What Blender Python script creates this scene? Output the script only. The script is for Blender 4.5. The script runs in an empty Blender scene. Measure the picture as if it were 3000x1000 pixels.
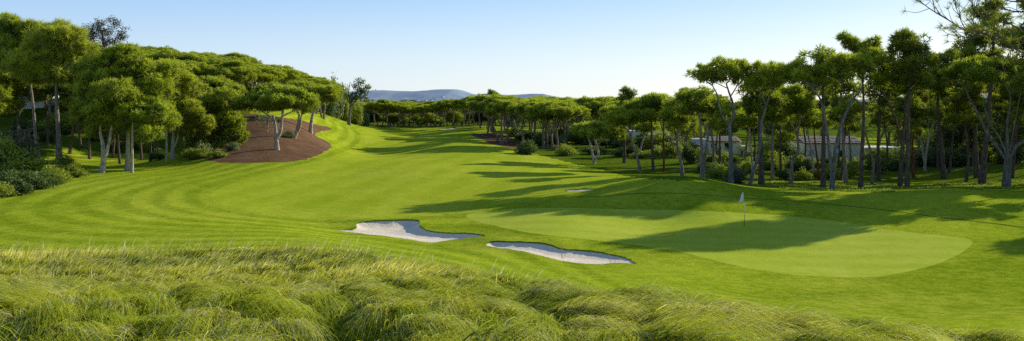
import bpy, math, random
import numpy as np
from mathutils import Vector
from mathutils.geometry import delaunay_2d_cdt

scene = bpy.context.scene
COL = scene.collection
RNG = np.random.default_rng(7)
random.seed(7)
F, CX, HY, CZ = 2400.0, 1500.0, 300.0, 10.0      # survey scale: focal length, centre column, horizon row, eye height

# ------------------------------------------------------------------ helpers
def np_mesh(name, verts, faces, attrs=None, smooth=False, mats=None, midx=None):
    """faces: (n,k) int array, or list of arrays with differing k"""
    me = bpy.data.meshes.new(name)
    verts = np.asarray(verts, dtype=np.float32)
    if not isinstance(faces, list): faces = [faces]
    faces = [np.asarray(f, dtype=np.int32) for f in faces if len(f)]
    me.vertices.add(len(verts)); me.vertices.foreach_set('co', verts.ravel())
    loops = np.concatenate([f.ravel() for f in faces])
    tot = np.concatenate([np.full(len(f), f.shape[1], np.int32) for f in faces])
    start = np.concatenate([[0], np.cumsum(tot)[:-1]]).astype(np.int32)
    me.loops.add(len(loops)); me.loops.foreach_set('vertex_index', loops)
    me.polygons.add(len(tot)); me.polygons.foreach_set('loop_start', start)
    me.polygons.foreach_set('use_smooth', np.full(len(tot), smooth, dtype=bool))
    if midx is not None: me.polygons.foreach_set('material_index', np.asarray(midx, np.int32))
    for k, v in (attrs or {}).items():
        v = np.asarray(v, dtype=np.float32)
        if v.ndim == 1:
            a = me.attributes.new(k, 'FLOAT', 'POINT'); a.data.foreach_set('value', v)
        else:
            a = me.attributes.new(k, 'FLOAT_COLOR', 'POINT')
            if v.shape[1] == 3: v = np.hstack([v, np.ones((len(v), 1), np.float32)])
            a.data.foreach_set('color', v.ravel())
    me.update(calc_edges=True)
    for m in (mats or []): me.materials.append(m)
    return me

def link(name, data, parent=None, loc=(0, 0, 0)):
    o = bpy.data.objects.new(name, data); COL.objects.link(o)
    o.location = loc
    if parent is not None: o.parent = parent
    return o

def tag(o, label=None, cat=None, group=None, kind=None):
    if label: o['label'] = label
    if cat: o['category'] = cat
    if group: o['group'] = group
    if kind: o['kind'] = kind
    return o

def thing(name, loc, label, cat, group=None, rz=0.0):
    o = bpy.data.objects.new(name, None); COL.objects.link(o)
    o.empty_display_size = 0.3
    o.location = loc; o.rotation_euler = (0, 0, rz)
    return tag(o, label, cat, group)

def dup(root, loc, rz=0.0, sc=(1, 1, 1), label=None, group=None, name=None):
    r = root.copy(); COL.objects.link(r)
    r.location = loc; r.rotation_euler = (0, 0, rz); r.scale = sc
    if label: r['label'] = label
    if group: r['group'] = group
    for ch in list(root.children):
        c = ch.copy(); COL.objects.link(c); c.parent = r
        for g in list(ch.children):
            d = g.copy(); COL.objects.link(d); d.parent = c
    return r

def P(px, py, Y):
    return np.array([(px - CX) / F * Y, Y, CZ - (py - HY) / F * Y])

# ------------------------------------------------------------------ value noise (numpy)
_perm = np.random.default_rng(3).random((256, 256))
def vnoise(x, y):
    xi = np.floor(x).astype(int); yi = np.floor(y).astype(int)
    fx = x - xi; fy = y - yi
    fx = fx * fx * (3 - 2 * fx); fy = fy * fy * (3 - 2 * fy)
    g = lambda a, b: _perm[a & 255, b & 255]
    return (g(xi, yi) * (1 - fx) + g(xi + 1, yi) * fx) * (1 - fy) + (g(xi, yi + 1) * (1 - fx) + g(xi + 1, yi + 1) * fx) * fy
def fbm(x, y, o=3):
    s = 0; a = 1; t = 0
    for i in range(o):
        s = s + a * vnoise(x * 2 ** i + 17 * i, y * 2 ** i + 31 * i); t += a; a *= .5
    return s / t

# ------------------------------------------------------------------ terrain
CP = """-3000 2500 4;1500 2500 4;6000 2500 4;-3000 1400 6;1500 1400 6.2;6000 1400 8;
-800 1000 12;0 1000 12.5;750 1000 13;1500 1000 13.5;2100 1000 14.5;2700 1000 17.5;3000 1000 19.5;3900 1000 22;
0 850 23;750 850 23;0 720 40;900 690 43;450 760 33;1250 800 28;1250 900 18;1600 900 19;1700 840 26;2200 925 21.5;
1300 775 32;1500 748 41;1800 776 38.5;1500 714 45;1850 762 39.5;1280 712 46.5;1100 650 54.5;1400 690 49;1000 676 51;
2181 661 52;2480 813 36.5;2850 706 46;1365 632 57;1700 735 43;1650 655 51.5;2000 700 47;
2000 532 64;1850 547 66;2000 572 61;1950 610 59;2180 604 59;2180 556 66;2440 564 70;2440 604 61;2600 568 68;2800 557 68;2800 622 56;3000 664 52;3000 572 66;3000 800 37;3000 720 44;2800 900 29;2200 860 32;3000 900 28;3700 800 36;3700 600 60;
2060 530 84;2140 542 82;2200 546 80;2440 557 78;2410 546 86;2520 549 85;2640 549 85;2945 551 80;2870 532 95;2760 521 105;2700 482 130;2900 478 120;3700 500 100;
1985 513 96;1870 502 105;1740 479 120;1620 449 140;1500 421 165;1800 440 150;1950 432 160;2100 450 140;2500 474 135;2250 432 180;2400 410 240;2700 420 240;3700 420 200;
1300 374 255;1100 374 255;1370 372 243;1300 420 155;1000 422 158;1200 470 110;1200 540 78;1400 560 72;1000 560 73;1000 620 59;700 600 62;640 556 73;400 640 52;100 640 52;-500 640 52;
0 572 68;100 532 80;295 507 92;380 505 92;500 467 108;560 481 100;800 479 98;970 430 135;950 467 107;1066 402 182;900 344 170;1040 373 232;960 353 192;850 356 138;730 343 135;800 422 112;700 412 115;640 442 108;170 472 108;450 442 125;300 442 125;-600 520 90;
730 320 150;600 300 150;450 302 150;300 304 155;400 258 185;550 268 190;700 284 200;150 320 150;0 330 150;-600 300 150;850 310 220;950 330 240;
1100 366 300;1400 366 300;1000 366 290;1200 371 340;1600 380 250;2000 395 260;2600 400 330;0 270 300;600 275 320;3500 400 330;-800 260 300;
1000 342 550;1300 342 550;1700 345 550;2300 350 550;3200 355 550;200 300 550;-800 300 550;
1300 324 900;700 320 900;2200 325 900;3600 326 900;-900 315 900;1300 309 3000;-1500 308 3000;4500 309 3000;1300 303.5 9000;-2000 303.5 9000;5000 303.5 9000"""
cp = np.array([[float(t) for t in s.split()] for s in CP.replace('\n', '').split(';') if s.strip()])
cu = (cp[:, 0] - CX) / F; cv = np.log(cp[:, 2]); cD = (cp[:, 1] - HY) / F * cp[:, 2]
SU, SV = 2.2, 1.0
def tps(r2):
    return np.where(r2 > 1e-12, .5 * r2 * np.log(np.maximum(r2, 1e-12)), 0)
def _fit():
    a = np.stack([cu * SU, cv * SV], 1); n = len(a)
    K = tps(((a[:, None] - a[None]) ** 2).sum(-1)) + 2e-4 * np.eye(n)
    Pm = np.hstack([np.ones((n, 1)), a])
    A = np.zeros((n + 3, n + 3)); A[:n, :n] = K; A[:n, n:] = Pm; A[n:, :n] = Pm.T
    return a, np.linalg.solve(A, np.concatenate([cD, np.zeros(3)]))
TA, TW = _fit()
def dropUV(u, v):
    u = np.asarray(u, float).ravel(); v = np.asarray(v, float).ravel(); out = np.empty(len(u))
    for i in range(0, len(u), 20000):
        q = np.stack([u[i:i + 20000] * SU, v[i:i + 20000] * SV], 1)
        out[i:i + 20000] = tps(((q[:, None] - TA[None]) ** 2).sum(-1)) @ TW[:-3] + TW[-3] + q @ TW[-2:]
    return out
def ground_z(x, y):
    x = np.atleast_1d(np.asarray(x, float)); y = np.maximum(np.atleast_1d(np.asarray(y, float)), 1.5)
    return CZ - dropUV(x / y, np.log(y))
def gz(x, y): return float(ground_z([x], [y])[0])
_vs = np.log(np.geomspace(4, 1200, 900))
def hit(px, py):
    """first ground point seen along a sight line"""
    u = (px - CX) / F; Y = np.exp(_vs)
    g = dropUV(np.full(len(_vs), u), _vs) - (py - HY) / F * Y
    s = np.where((g[:-1] > 0) & (g[1:] <= 0))[0]
    if len(s) == 0: i = len(_vs) - 2; Yh = Y[-1]
    else:
        i = s[0]; t = g[i] / (g[i] - g[i + 1]); Yh = math.exp(_vs[i] + t * (_vs[i + 1] - _vs[i]))
    return u * Yh, Yh

def smooth_poly(pts, step=4.0):
    pts = np.array(pts, float); n = len(pts); out = []
    for i in range(n):
        p0, p1, p2, p3 = pts[i - 1], pts[i], pts[(i + 1) % n], pts[(i + 2) % n]
        m = max(2, int(np.linalg.norm(p2 - p1) / step))
        for k in range(m):
            t = k / m
            out.append(.5 * (2 * p1 + (p2 - p0) * t + (2 * p0 - 5 * p1 + 4 * p2 - p3) * t * t + (3 * p1 - p0 - 3 * p2 + p3) * t ** 3))
    return np.array(out)
def poly_world(pts, step=5.0):
    return np.array([hit(a, b) for a, b in smooth_poly(pts, step)])
def ragged(p, amp, sc):
    p = np.asarray(p); return p + amp * np.stack([fbm(p[:, 0] * sc + 3, p[:, 1] * sc, 3) - .5, fbm(p[:, 0] * sc + 40, p[:, 1] * sc + 9, 3) - .5], 1)
def px_list(s): return [tuple(float(q) for q in t.split(',')) for t in s.split()]

FAIR = poly_world(px_list("1054,378 1066,395 1069,415 1045,438 1005,458 900,486 780,513 690,536 635,557 618,575 630,592 680,608 760,622 860,634 960,640 1100,640 1250,628 1400,612 1500,592 1600,575 1690,561 1760,552 1840,536 1740,510 1650,487 1560,457 1480,434 1400,410 1383,396 1330,379 1250,376 1150,376"), 8)
GREEN = poly_world(px_list("1365,632 1400,622 1500,612 1650,609 1800,612 1950,615 2100,621 2300,633 2450,649 2570,668 2680,682 2780,692 2840,703 2848,712 2835,728 2800,750 2740,775 2650,798 2560,811 2450,813 2330,806 2220,791 2120,770 2020,745 1900,724 1780,708 1650,695 1520,679 1430,658 1380,643"), 8)
MULCH_L = poly_world(px_list("600,466 640,475 700,479 760,478 850,474 900,466 930,455 960,440 971,427 955,412 930,402 925,392 945,385 971,380 960,372 930,366 900,358 880,352 850,348 800,340 730,334 690,345 650,385 625,420 605,445"), 3)
MULCH_L = ragged(MULCH_L, .9, 1.6)
MULCH_R = poly_world(px_list("1382,395 1420,391 1460,393 1500,406 1550,430 1558,438 1500,433 1440,423 1420,412"), 6)
BUNK = [ragged(poly_world(px_list(s), 3), .30, 2.0) for s in (
 "995,674 1040,670 1047,665 1042,658 1077,653 1133,649 1189,647.5 1226,649 1227,658 1235,670 1268,680 1310,684 1366,685 1400,687 1426,692 1393,696 1356,700 1305,706 1272,712 1235,708 1179,699 1123,691 1054,683",
 "1424,720 1440,713 1505,713 1575,716 1608,721 1645,732 1691,736 1761,742 1812,751 1845,761 1866,773 1840,771 1812,770 1785,772 1757,775 1691,770 1631,761 1589,751 1552,740 1505,731 1449,726",
 "1655,559 1675,555 1710,553 1745,553 1735,557 1700,560 1670,561",
 "1288,379.5 1312,377 1336,375 1332,378 1302,380.5")]
EDGE_SHADE = poly_world(px_list("1690,578 1800,571 1870,565 1960,565 2050,570 2180,580 2330,591 2480,603 2620,617 2760,635 2900,651 3060,672 3060,675 2900,654 2760,638 2620,619.5 2480,605.5 2330,593 2180,582 2050,572 1960,567 1870,567.5 1800,573 1700,579"), 12)  # flat strip in darker grass, painting the shade of the taller grass edge

def inside(poly, x, y):
    x = np.asarray(x); y = np.asarray(y); c = np.zeros(x.shape, bool); n = len(poly); j = n - 1
    for i in range(n):
        xi, yi = poly[i]; xj, yj = poly[j]
        m = ((yi > y) != (yj > y))
        c ^= m & (x < (xj - xi) * (y - yi) / ((yj - yi) if yj != yi else 1e-9) + xi)
        j = i
    return c
def edge_dist(poly, x, y):
    a = poly; b = np.roll(poly, -1, 0); q = np.stack([x, y], 1); d = np.full(len(q), 1e9)
    for k in range(len(a)):
        e = b[k] - a[k]; L = max((e * e).sum(), 1e-9)
        t = np.clip(((q - a[k]) @ e) / L, 0, 1)
        d = np.minimum(d, ((q - a[k] - t[:, None] * e) ** 2).sum(1))
    return np.sqrt(d)

def terrain_extra(x, y):
    """small swales, the raised back lips of the bunkers"""
    z = .10 * (fbm(x / 9, y / 9, 3) - .5) * np.clip((y - 25) / 30, 0, 1)
    for k, b in enumerate(BUNK):
        c = b.mean(0); near = np.where((np.abs(x - c[0]) < 25) & (np.abs(y - c[1]) < 25))[0]
        if not len(near): continue
        d = edge_dist(b, x[near], y[near]); ins = inside(b, x[near], y[near])
        w = np.clip(((x[near] - c[0]) * .35 + (y[near] - c[1]) * .9) / 2.0, 0, 1)
        h = (.12, .12, .05, .05)[k]
        z[near] += np.where(ins, h * w, h * w * np.exp(-(d / 2.2) ** 2))
    return z

# ------------------------------------------------------------------ node materials
def mat(name):
    m = bpy.data.materials.new(name); m.use_nodes = True
    nt = m.node_tree; nt.nodes.clear()
    return m, nt
class N:
    def __init__(s, nt): s.nt = nt
    def __call__(s, t, **kw):
        n = s.nt.nodes.new(t)
        for k, v in kw.items():
            if k.startswith('i_'):
                key = k[2:]; key = int(key) if key.isdigit() else key.replace('_', ' ')
                if hasattr(v, 'is_output') or isinstance(v, bpy.types.NodeSocket): s.nt.links.new(v, n.inputs[key])
                else: n.inputs[key].default_value = v
            else: setattr(n, k, v)
        return n
    def mix(s, f, a, b, mode='MIX'):
        n = s.nt.nodes.new('ShaderNodeMix'); n.data_type = 'RGBA'; n.blend_type = mode
        for sock, v in ((n.inputs[0], f), (n.inputs[6], a), (n.inputs[7], b)):
            if isinstance(v, bpy.types.NodeSocket): s.nt.links.new(v, sock)
            else: sock.default_value = v if not (isinstance(v, tuple) and len(v) == 3) else (*v, 1)
        return n.outputs[2]
    def math(s, op, a, b=0.0, c=0.0, clamp=False):
        n = s.nt.nodes.new('ShaderNodeMath'); n.operation = op; n.use_clamp = clamp
        for i, v in enumerate((a, b, c)):
            if isinstance(v, bpy.types.NodeSocket): s.nt.links.new(v, n.inputs[i])
            else: n.inputs[i].default_value = v
        return n.outputs[0]
    def ramp(s, f, a, b, lo=0.0, hi=1.0):
        n = s.nt.nodes.new('ShaderNodeMapRange')
        s.nt.links.new(f, n.inputs[0]); n.inputs[1].default_value = a; n.inputs[2].default_value = b
        n.inputs[3].default_value = lo; n.inputs[4].default_value = hi
        return n.outputs[0]
    def noise(s, vec, scale, detail=3, rough=.55):
        n = s('ShaderNodeTexNoise', i_Scale=scale, i_Detail=detail, i_Roughness=rough)
        if vec is not None: s.nt.links.new(vec, n.inputs['Vector'])
        return n.outputs['Fac']
    def pos(s): return s('ShaderNodeNewGeometry').outputs['Position']
    def scaled(s, vec, sc, rz=0.0):
        n = s('ShaderNodeMapping'); s.nt.links.new(vec, n.inputs[0]); n.inputs['Scale'].default_value = sc; n.inputs['Rotation'].default_value = (0, 0, rz)
        return n.outputs[0]
    def attr(s, name): return s('ShaderNodeAttribute', attribute_name=name)
    def out(s, sh):
        o = s('ShaderNodeOutputMaterial'); s.nt.links.new(sh, o.inputs[0])
    def bump(s, h, strength, dist=.05):
        b = s('ShaderNodeBump', i_Strength=strength, i_Distance=dist); s.nt.links.new(h, b.inputs['Height']); return b.outputs[0]
    def bsdf(s, col, rough=.9, normal=None, spec=.2):
        b = s('ShaderNodeBsdfPrincipled', i_Roughness=rough)
        b.inputs['Specular IOR Level'].default_value = spec
        if isinstance(col, bpy.types.NodeSocket): s.nt.links.new(col, b.inputs['Base Color'])
        else: b.inputs['Base Color'].default_value = (*col, 1)
        if normal is not None: s.nt.links.new(normal, b.inputs['Normal'])
        return b.outputs[0]

def turf(name, dark, light, stripe_amt, fine=.35, bump=.5, dry=None, warp=.9):
    m, nt = mat(name); n = N(nt); p = n.pos()
    big = n.noise(p, .07, 4); mid = n.noise(p, .45, 5, .6); sm = n.noise(p, 1.7, 4, .7); fin = n.noise(p, 6, 4, .75)
    st = n.attr('stripe').outputs['Fac']
    w = n.math('SINE', n.math('ADD', st, n.math('MULTIPLY', n.noise(p, .25, 3), warp * 3)))
    w = n.math('MULTIPLY', n.ramp(w, -.7, .7), n.ramp(n.noise(p, .12, 3), .30, .62, .25, 1))
    f = n.math('ADD', n.math('MULTIPLY', n.ramp(big, .3, .7), .30), n.math('MULTIPLY', n.ramp(mid, .3, .7), .25))
    f = n.math('ADD', f, n.math('MULTIPLY', n.math('SUBTRACT', n.ramp(sm, .28, .72), .4), fine))
    f = n.math('ADD', f, n.math('MULTIPLY', n.math('SUBTRACT', n.ramp(fin, .3, .7), .4), fine))
    f = n.math('ADD', f, n.math('MULTIPLY', n.math('SUBTRACT', w, .3), stripe_amt), clamp=True)
    c = n.mix(f, dark, light)
    if dry:
        dn = n.math('MULTIPLY', n.ramp(n.noise(p, .11, 5, .65), .50, .75, 0, .6), n.ramp(sm, .3, .65))
        c = n.mix(dn, c, dry)
    h = n.math('ADD', fin, n.math('MULTIPLY', n.noise(p, 20, 3, .7), .6))
    n.out(n.bsdf(c, .95, n.bump(h, bump, .06), 0.0)); return m

M = {}
M['semi'] = turf('mown_rough_grass', (.18, .275, .009), (.49, .57, .034), .45, .66, .5, (.62, .60, .08), .5)
M['fair'] = turf('fairway_turf', (.31, .41, .016), (.56, .62, .048), .26, .58, .3, (.66, .63, .10))
M['green'] = turf('green_turf', (.40, .50, .032), (.60, .67, .085), .26, .46, .25, (.66, .64, .10))
M['lip'] = turf('grass_lip_and_shade', (.10, .17, .010), (.20, .28, .02), .0, .6, .9)  # dark turf of the bunker walls; on the flat strip it paints shade
M['wild'] = turf('long_grass_floor', (.045, .08, .006), (.11, .17, .015), .0, .5, .9)

def mk_sand():
    m, nt = mat('bunker_sand'); n = N(nt); p = n.pos()
    a = n.noise(p, 5, 5, .7); b = n.noise(p, 1.2, 3)
    c = n.mix(n.ramp(a, .3, .7), (.92, .78, .54), (1.0, .90, .68))
    c = n.mix(n.ramp(b, .35, .7, 0, .35), c, (.72, .60, .42))
    h = n.math('ADD', a, n.math('MULTIPLY', n.noise(p, 14, 4, .7), .6))
    n.out(n.bsdf(c, .95, n.bump(h, .5, .07), .05)); return m
M['sand'] = mk_sand()
def mk_mulch():
    m, nt = mat('bark_mulch'); n = N(nt); p = n.pos()
    a = n.noise(n.scaled(p, (1, 2.2, 1), .5), 4, 5, .75); b = n.noise(p, .35, 3)
    c = n.mix(n.ramp(a, .32, .68), (.060, .026, .011), (.27, .135, .062))
    c = n.mix(n.ramp(b, .35, .65, 0, .7), c, n.mix(a, (.12, .065, .034), (.36, .24, .14)))
    c = n.mix(n.ramp(n.noise(p, 1.1, 5, .7), .55, .7, 0, .55), c, (.055, .03, .015))
    n.out(n.bsdf(c, .95, n.bump(a, .9, .12), .05)); return m
M['mulch'] = mk_mulch()

def foliage(name, dark, light, trans=.35, warm=None):
    m, nt = mat(name); n = N(nt)
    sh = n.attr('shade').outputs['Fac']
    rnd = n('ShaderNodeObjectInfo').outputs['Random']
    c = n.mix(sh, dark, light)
    if warm: c = n.mix(n.ramp(rnd, 0, 1, 0, .7), c, n.mix(sh, tuple(x * .3 for x in warm), warm))
    d = n('ShaderNodeBsdfDiffuse', i_Color=c); t = n('ShaderNodeBsdfTranslucent', i_Color=n.mix(.5, c, light))
    g = n('ShaderNodeBsdfGlossy', i_Roughness=.55, i_Color=(.9, .95, .9, 1))
    s1 = n('ShaderNodeMixShader', i_0=trans, i_1=d.outputs[0], i_2=t.outputs[0])
    s2 = n('ShaderNodeMixShader', i_0=.04, i_1=s1.outputs[0], i_2=g.outputs[0])
    n.out(s2.outputs[0]); return m
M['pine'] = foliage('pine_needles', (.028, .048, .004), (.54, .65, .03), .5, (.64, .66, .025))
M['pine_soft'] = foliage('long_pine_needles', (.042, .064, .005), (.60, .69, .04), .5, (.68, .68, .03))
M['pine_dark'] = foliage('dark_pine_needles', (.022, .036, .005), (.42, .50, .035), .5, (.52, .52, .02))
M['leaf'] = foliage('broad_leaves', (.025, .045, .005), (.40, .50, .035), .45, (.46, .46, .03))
M['leaf_dark'] = foliage('dark_leaves', (.015, .030, .006), (.15, .22, .03), .4)
M['leaf_pale'] = foliage('pale_leaves', (.07, .10, .025), (.30, .36, .12), .35)
M['leaf_grey'] = foliage('dry_grey_leaves', (.06, .055, .03), (.21, .19, .11), .3)
M['leaf_rust'] = foliage('sparse_brown_leaves', (.03, .035, .012), (.13, .115, .045), .3)
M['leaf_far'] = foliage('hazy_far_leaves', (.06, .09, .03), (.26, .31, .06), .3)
def bark(name, a, b, stretch=.3):
    m, nt = mat(name); n = N(nt); p = n('ShaderNodeTexCoord').outputs['Object']
    v = n('ShaderNodeTexVoronoi', i_Scale=7.0); nt.links.new(n.scaled(p, (1, 1, stretch)), v.inputs['Vector'])
    k = n.noise(n.scaled(p, (1, 1, .4)), 3.5, 5, .7)
    f = n.math('ADD', n.math('MULTIPLY', v.outputs['Distance'], .7), n.math('MULTIPLY', n.ramp(k, .3, .7), .6))
    c = n.mix(n.ramp(f, .2, 1.0), a, b)
    n.out(n.bsdf(c, .95, n.bump(f, .9, .06), .05)); return m
M['bark'] = bark('pine_bark', (.10, .070, .050), (.36, .30, .24))
M['bark_pale'] = bark('pale_bark', (.20, .155, .115), (.62, .53, .42))
M['bark_dark'] = bark('dark_bark', (.050, .034, .026), (.20, .15, .115))
M['bark_red'] = bark('reddish_bark', (.09, .030, .015), (.26, .11, .06))
M['bark_grey'] = bark('grey_lichen_bark', (.055, .05, .042), (.26, .245, .21))
def plain(name, col, rough=.8, ns=3.0, amt=.15, bumpk=.2):
    m, nt = mat(name); n = N(nt); p = n('ShaderNodeTexCoord').outputs['Object']
    k = n.noise(p, ns, 5, .65)
    c = n.mix(n.ramp(k, .3, .7), tuple(x * (1 - amt) for x in col), tuple(min(1, x * (1 + amt * .5)) for x in col))
    n.out(n.bsdf(c, rough, n.bump(k, bumpk, .03), .25)); return m
M['plaster'] = plain('cream_plaster', (.95, .86, .63), .9, .6, .08, .05)
M['white'] = plain('white_paint', (.80, .79, .75), .7, 2, .08)
M['stone'] = plain('pale_stone', (.45, .42, .36), .9, 2.5, .25, .5)
M['metal'] = plain('black_metal', (.02, .02, .02), .4, 8, .2)
M['flagw'] = plain('white_nylon', (.82, .82, .82), .6, 6, .05)
M['lampg'] = plain('lamp_glass', (.75, .74, .68), .25, 4, .05)
M['shutter'] = plain('brown_shutter', (.10, .055, .03), .6, 6, .2)
M['glass'] = plain('dark_window_glass', (.03, .035, .04), .1, 2, .2, .0)
M['tile'] = plain('terracotta_tile', (.66, .50, .34), .85, 1.6, .40, .3)
M['plate'] = plain('blue_plate', (.16, .30, .36), .5, 5, .1)
M['tarmac'] = plain('grey_paving', (.22, .21, .20), .9, 2, .2)

# ------------------------------------------------------------------ ground sheets by constrained triangulation
def build_ground():
    pts = []
    def add(us, vs, jit):
        U, V = np.meshgrid(us, vs)
        U = U + (RNG.random(U.shape) - .5) * jit * (us[1] - us[0]); V = V + (RNG.random(V.shape) - .5) * jit * (vs[1] - vs[0])
        return np.stack([U.ravel(), V.ravel()], 1)
    a = add(np.arange(-.72, .7201, .008), np.arange(math.log(9), math.log(330), .016), .3)
    b1 = add(np.linspace(-1.7, 1.7, 70), np.linspace(math.log(1.6), math.log(8.8), 40), .2)
    b2 = add(np.linspace(-1.7, 1.7, 90), np.linspace(math.log(340), math.log(9000), 50), .2)
    vs = np.arange(math.log(9), math.log(335), .05)
    b3 = add(np.linspace(-1.7, -.735, 22), vs, .2); b4 = add(np.linspace(.735, 1.7, 22), vs, .2)
    border = np.array([(x, y) for x in (-1.75, 1.75) for y in np.linspace(math.log(1.5), math.log(9500), 60)])
    pts = np.vstack([a, b1, b2, b3, b4, border])
    polys = [FAIR, GREEN, MULCH_L, MULCH_R, EDGE_SHADE] + BUNK
    extra = []
    for b in BUNK:                                    # finer points inside bunkers
        lo = b.min(0); hi = b.max(0); g = np.stack(np.meshgrid(np.linspace(lo[0], hi[0], 60), np.linspace(lo[1], hi[1], 40)), -1).reshape(-1, 2)
        g = g + (RNG.random(g.shape) - .5) * (hi - lo) / 90
        g = g[inside(b, g[:, 0], g[:, 1])]; g = g[edge_dist(b, g[:, 0], g[:, 1]) > .06]
        extra.append(np.stack([g[:, 0] / g[:, 1], np.log(g[:, 1])], 1))
    pts = np.vstack([pts] + extra)
    V = [Vector((p[0] * 2, p[1])) for p in pts]; E = []
    for po in polys:
        s = len(V); n = len(po)
        V += [Vector((x / y * 2, math.log(y))) for x, y in po]
        E += [(s + i, s + (i + 1) % n) for i in range(n)]
    r = delaunay_2d_cdt(V, E, [], 0, 1e-6, False)
    vv = np.array([(v.x / 2, v.y) for v in r[0]]); tri = np.array([f for f in r[2] if len(f) == 3])
    Y = np.exp(vv[:, 1]); X = vv[:, 0] * Y
    Z = CZ - dropUV(vv[:, 0], vv[:, 1]) + terrain_extra(X, Y)
    c = vv[tri].mean(1); cy = np.exp(c[:, 1]); cx = c[:, 0] * cy
    reg = np.zeros(len(tri), int)
    order = [FAIR, EDGE_SHADE, MULCH_L, MULCH_R, GREEN] + BUNK
    for k, po in enumerate(order):
        ins = np.zeros(len(tri), bool)
        lo = po.min(0) - 1; hi = po.max(0) + 1
        m = np.where((cx > lo[0]) & (cx < hi[0]) & (cy > lo[1]) & (cy < hi[1]))[0]
        ins[m] = inside(po, cx[m], cy[m]); reg[ins] = k + 1
    P3 = np.stack([X, Y, Z], 1)
    ga = WILD_TEST(X, Y)
    # stripe coordinates
    near = (Y < 400)
    dF = np.full(len(X), 60.0); dF[near] = edge_dist(FAIR, X[near], Y[near])
    names = [('ground', 'semi'), ('fairway', 'fair'), ('edge_shade_strip', 'lip'), ('mulch_bed', 'mulch'), ('mulch_bed', 'mulch'), ('putting_green', 'green')] + [('bunker', 'sand')] * 4
    for k, (nm, mk) in enumerate(names):
        t = tri[reg == k]
        if not len(t): continue
        used, inv = np.unique(t, return_inverse=True); f = inv.reshape(t.shape)
        v = P3[used].copy(); x, y = v[:, 0], v[:, 1]
        if nm == 'fairway': st = (x * .97 - y * .12) * 1.5
        elif nm == 'putting_green': st = (y * .9 + x * .12) * 2.6
        else: st = dF[used] * 2.5 * np.clip(.12 + .88 * (4 - x) / 12, .12, 1)
        at = {'stripe': st}
        mats = [M[mk]]; midx = None
        if nm == 'bunker':
            b = BUNK[k - 6]; d = edge_dist(b, x, y)
            dep = (.40, .25, .08, .12)[k - 6]; c0 = b.mean(0)
            w = np.clip(.55 + ((x - c0[0]) * .25 + (y - c0[1]) * .55) / 4, .25, 1)
            lip = (.04 + .10 * np.clip(w - .4, 0, 1))
            fr = np.clip(.5 + ((x - c0[0]) * .30 + (y - c0[1]) * .62) / 3.0, .12, 1)
            v[:, 2] -= lip + dep * fr * (1 - np.exp(-d / .6)) + .05 * (fbm(x * 1.5, y * 1.5) - .5) * np.clip(d, 0, 1)
            # turf wall between lawn and sand
            n = len(b); by = b[:, 1]; bz = CZ - dropUV(b[:, 0] / by, np.log(by)) + terrain_extra(b[:, 0].copy(), by.copy())
            w2 = np.clip(.55 + ((b[:, 0] - c0[0]) * .25 + (by - c0[1]) * .55) / 4, .25, 1); l2 = (.04 + .10 * np.clip(w2 - .4, 0, 1)) + .02
            top = np.stack([b[:, 0], by, bz + .002], 1); bot = np.stack([b[:, 0], by, bz - l2], 1)
            ov = np.vstack([top, bot]); ii = np.arange(n); jj = (ii + 1) % n
            s = len(v); v = np.vstack([v, ov]); q = np.stack([ii, jj, jj + n, ii + n], 1) + s
            at['stripe'] = np.concatenate([st, np.zeros(2 * n)])
            mats.append(M['lip']); midx = np.concatenate([np.zeros(len(f), int), np.ones(n, int)])
            me = np_mesh(nm, v, [f, q], at, True, mats, midx)
        else:
            if nm == 'ground':
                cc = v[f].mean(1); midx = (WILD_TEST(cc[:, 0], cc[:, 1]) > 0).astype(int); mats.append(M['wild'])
                sh = SHADE_FLOOR(cc[:, 0], cc[:, 1]); midx = np.where((midx == 0) & (sh > 0), 2, midx); mats.append(M['shade_toned_floor'])
            me = np_mesh(nm, v, f, at, True, mats, midx)
        o = link(nm, me); tag(o, kind='structure')
        lab = {'ground': 'mown rough and open ground of the golf course, striped by the mower', 'fairway': 'smooth bright green fairway running up the middle', 'edge_shade_strip': 'thin strip painted dark for the shade of the longer grass edge behind the green',
               'putting_green': 'closely mown pale green oval with the flagstick'}.get(nm)
        if k == 3: lab = 'brown bark mulch bed under the pines on the left slope'
        if k == 4: lab = 'small brown bark mulch bed under pines right of the fairway'
        if k >= 6: lab = ['white sand bunker with the curved shadowed bank, left of the pair', 'white sand bunker nearest the green, long and narrow', 'thin sliver of bunker sand at the foot of the tall mound', 'tiny far bunker at the end of the fairway'][k - 6]
        o['label'] = lab

_w0 = np.array(px_list("-700,722 -200,716 0,712 300,704 600,699 900,697 1050,706 1150,735 1300,766 1400,784 1550,808 1700,842 1900,872 2050,897 2200,926 2400,952 2600,976 2750,992 2850,999"))
_w = np.array([(p, q + (.55 if p < 1300 else .30) * F / hit(p, min(q, 999))[1]) for p, q in _w0])
WEDGE = np.array([hit(a, b) for k in range(len(_w) - 1) for a, b in [tuple(_w[k] + (_w[k + 1] - _w[k]) * t) for t in np.arange(0, 1, .25)]])
WEDGE = WEDGE + .35 * np.stack([fbm(WEDGE[:, 0] / 2, WEDGE[:, 1] / 2) - .5, fbm(WEDGE[:, 0] / 2 + 9, WEDGE[:, 1] / 2) - .5], 1)
_e = WEDGE; _last = _e[-1]
WILD = np.vstack([_e, [(12.0, 6.0), (-14, 4.0), (-40, 12.0)]])
def WILD_TEST(x, y):
    r = np.zeros(len(x)); m = np.where((y < 60) & (np.abs(x) < 80))[0]
    r[m] = inside(WILD, x[m], y[m]); return r
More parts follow.
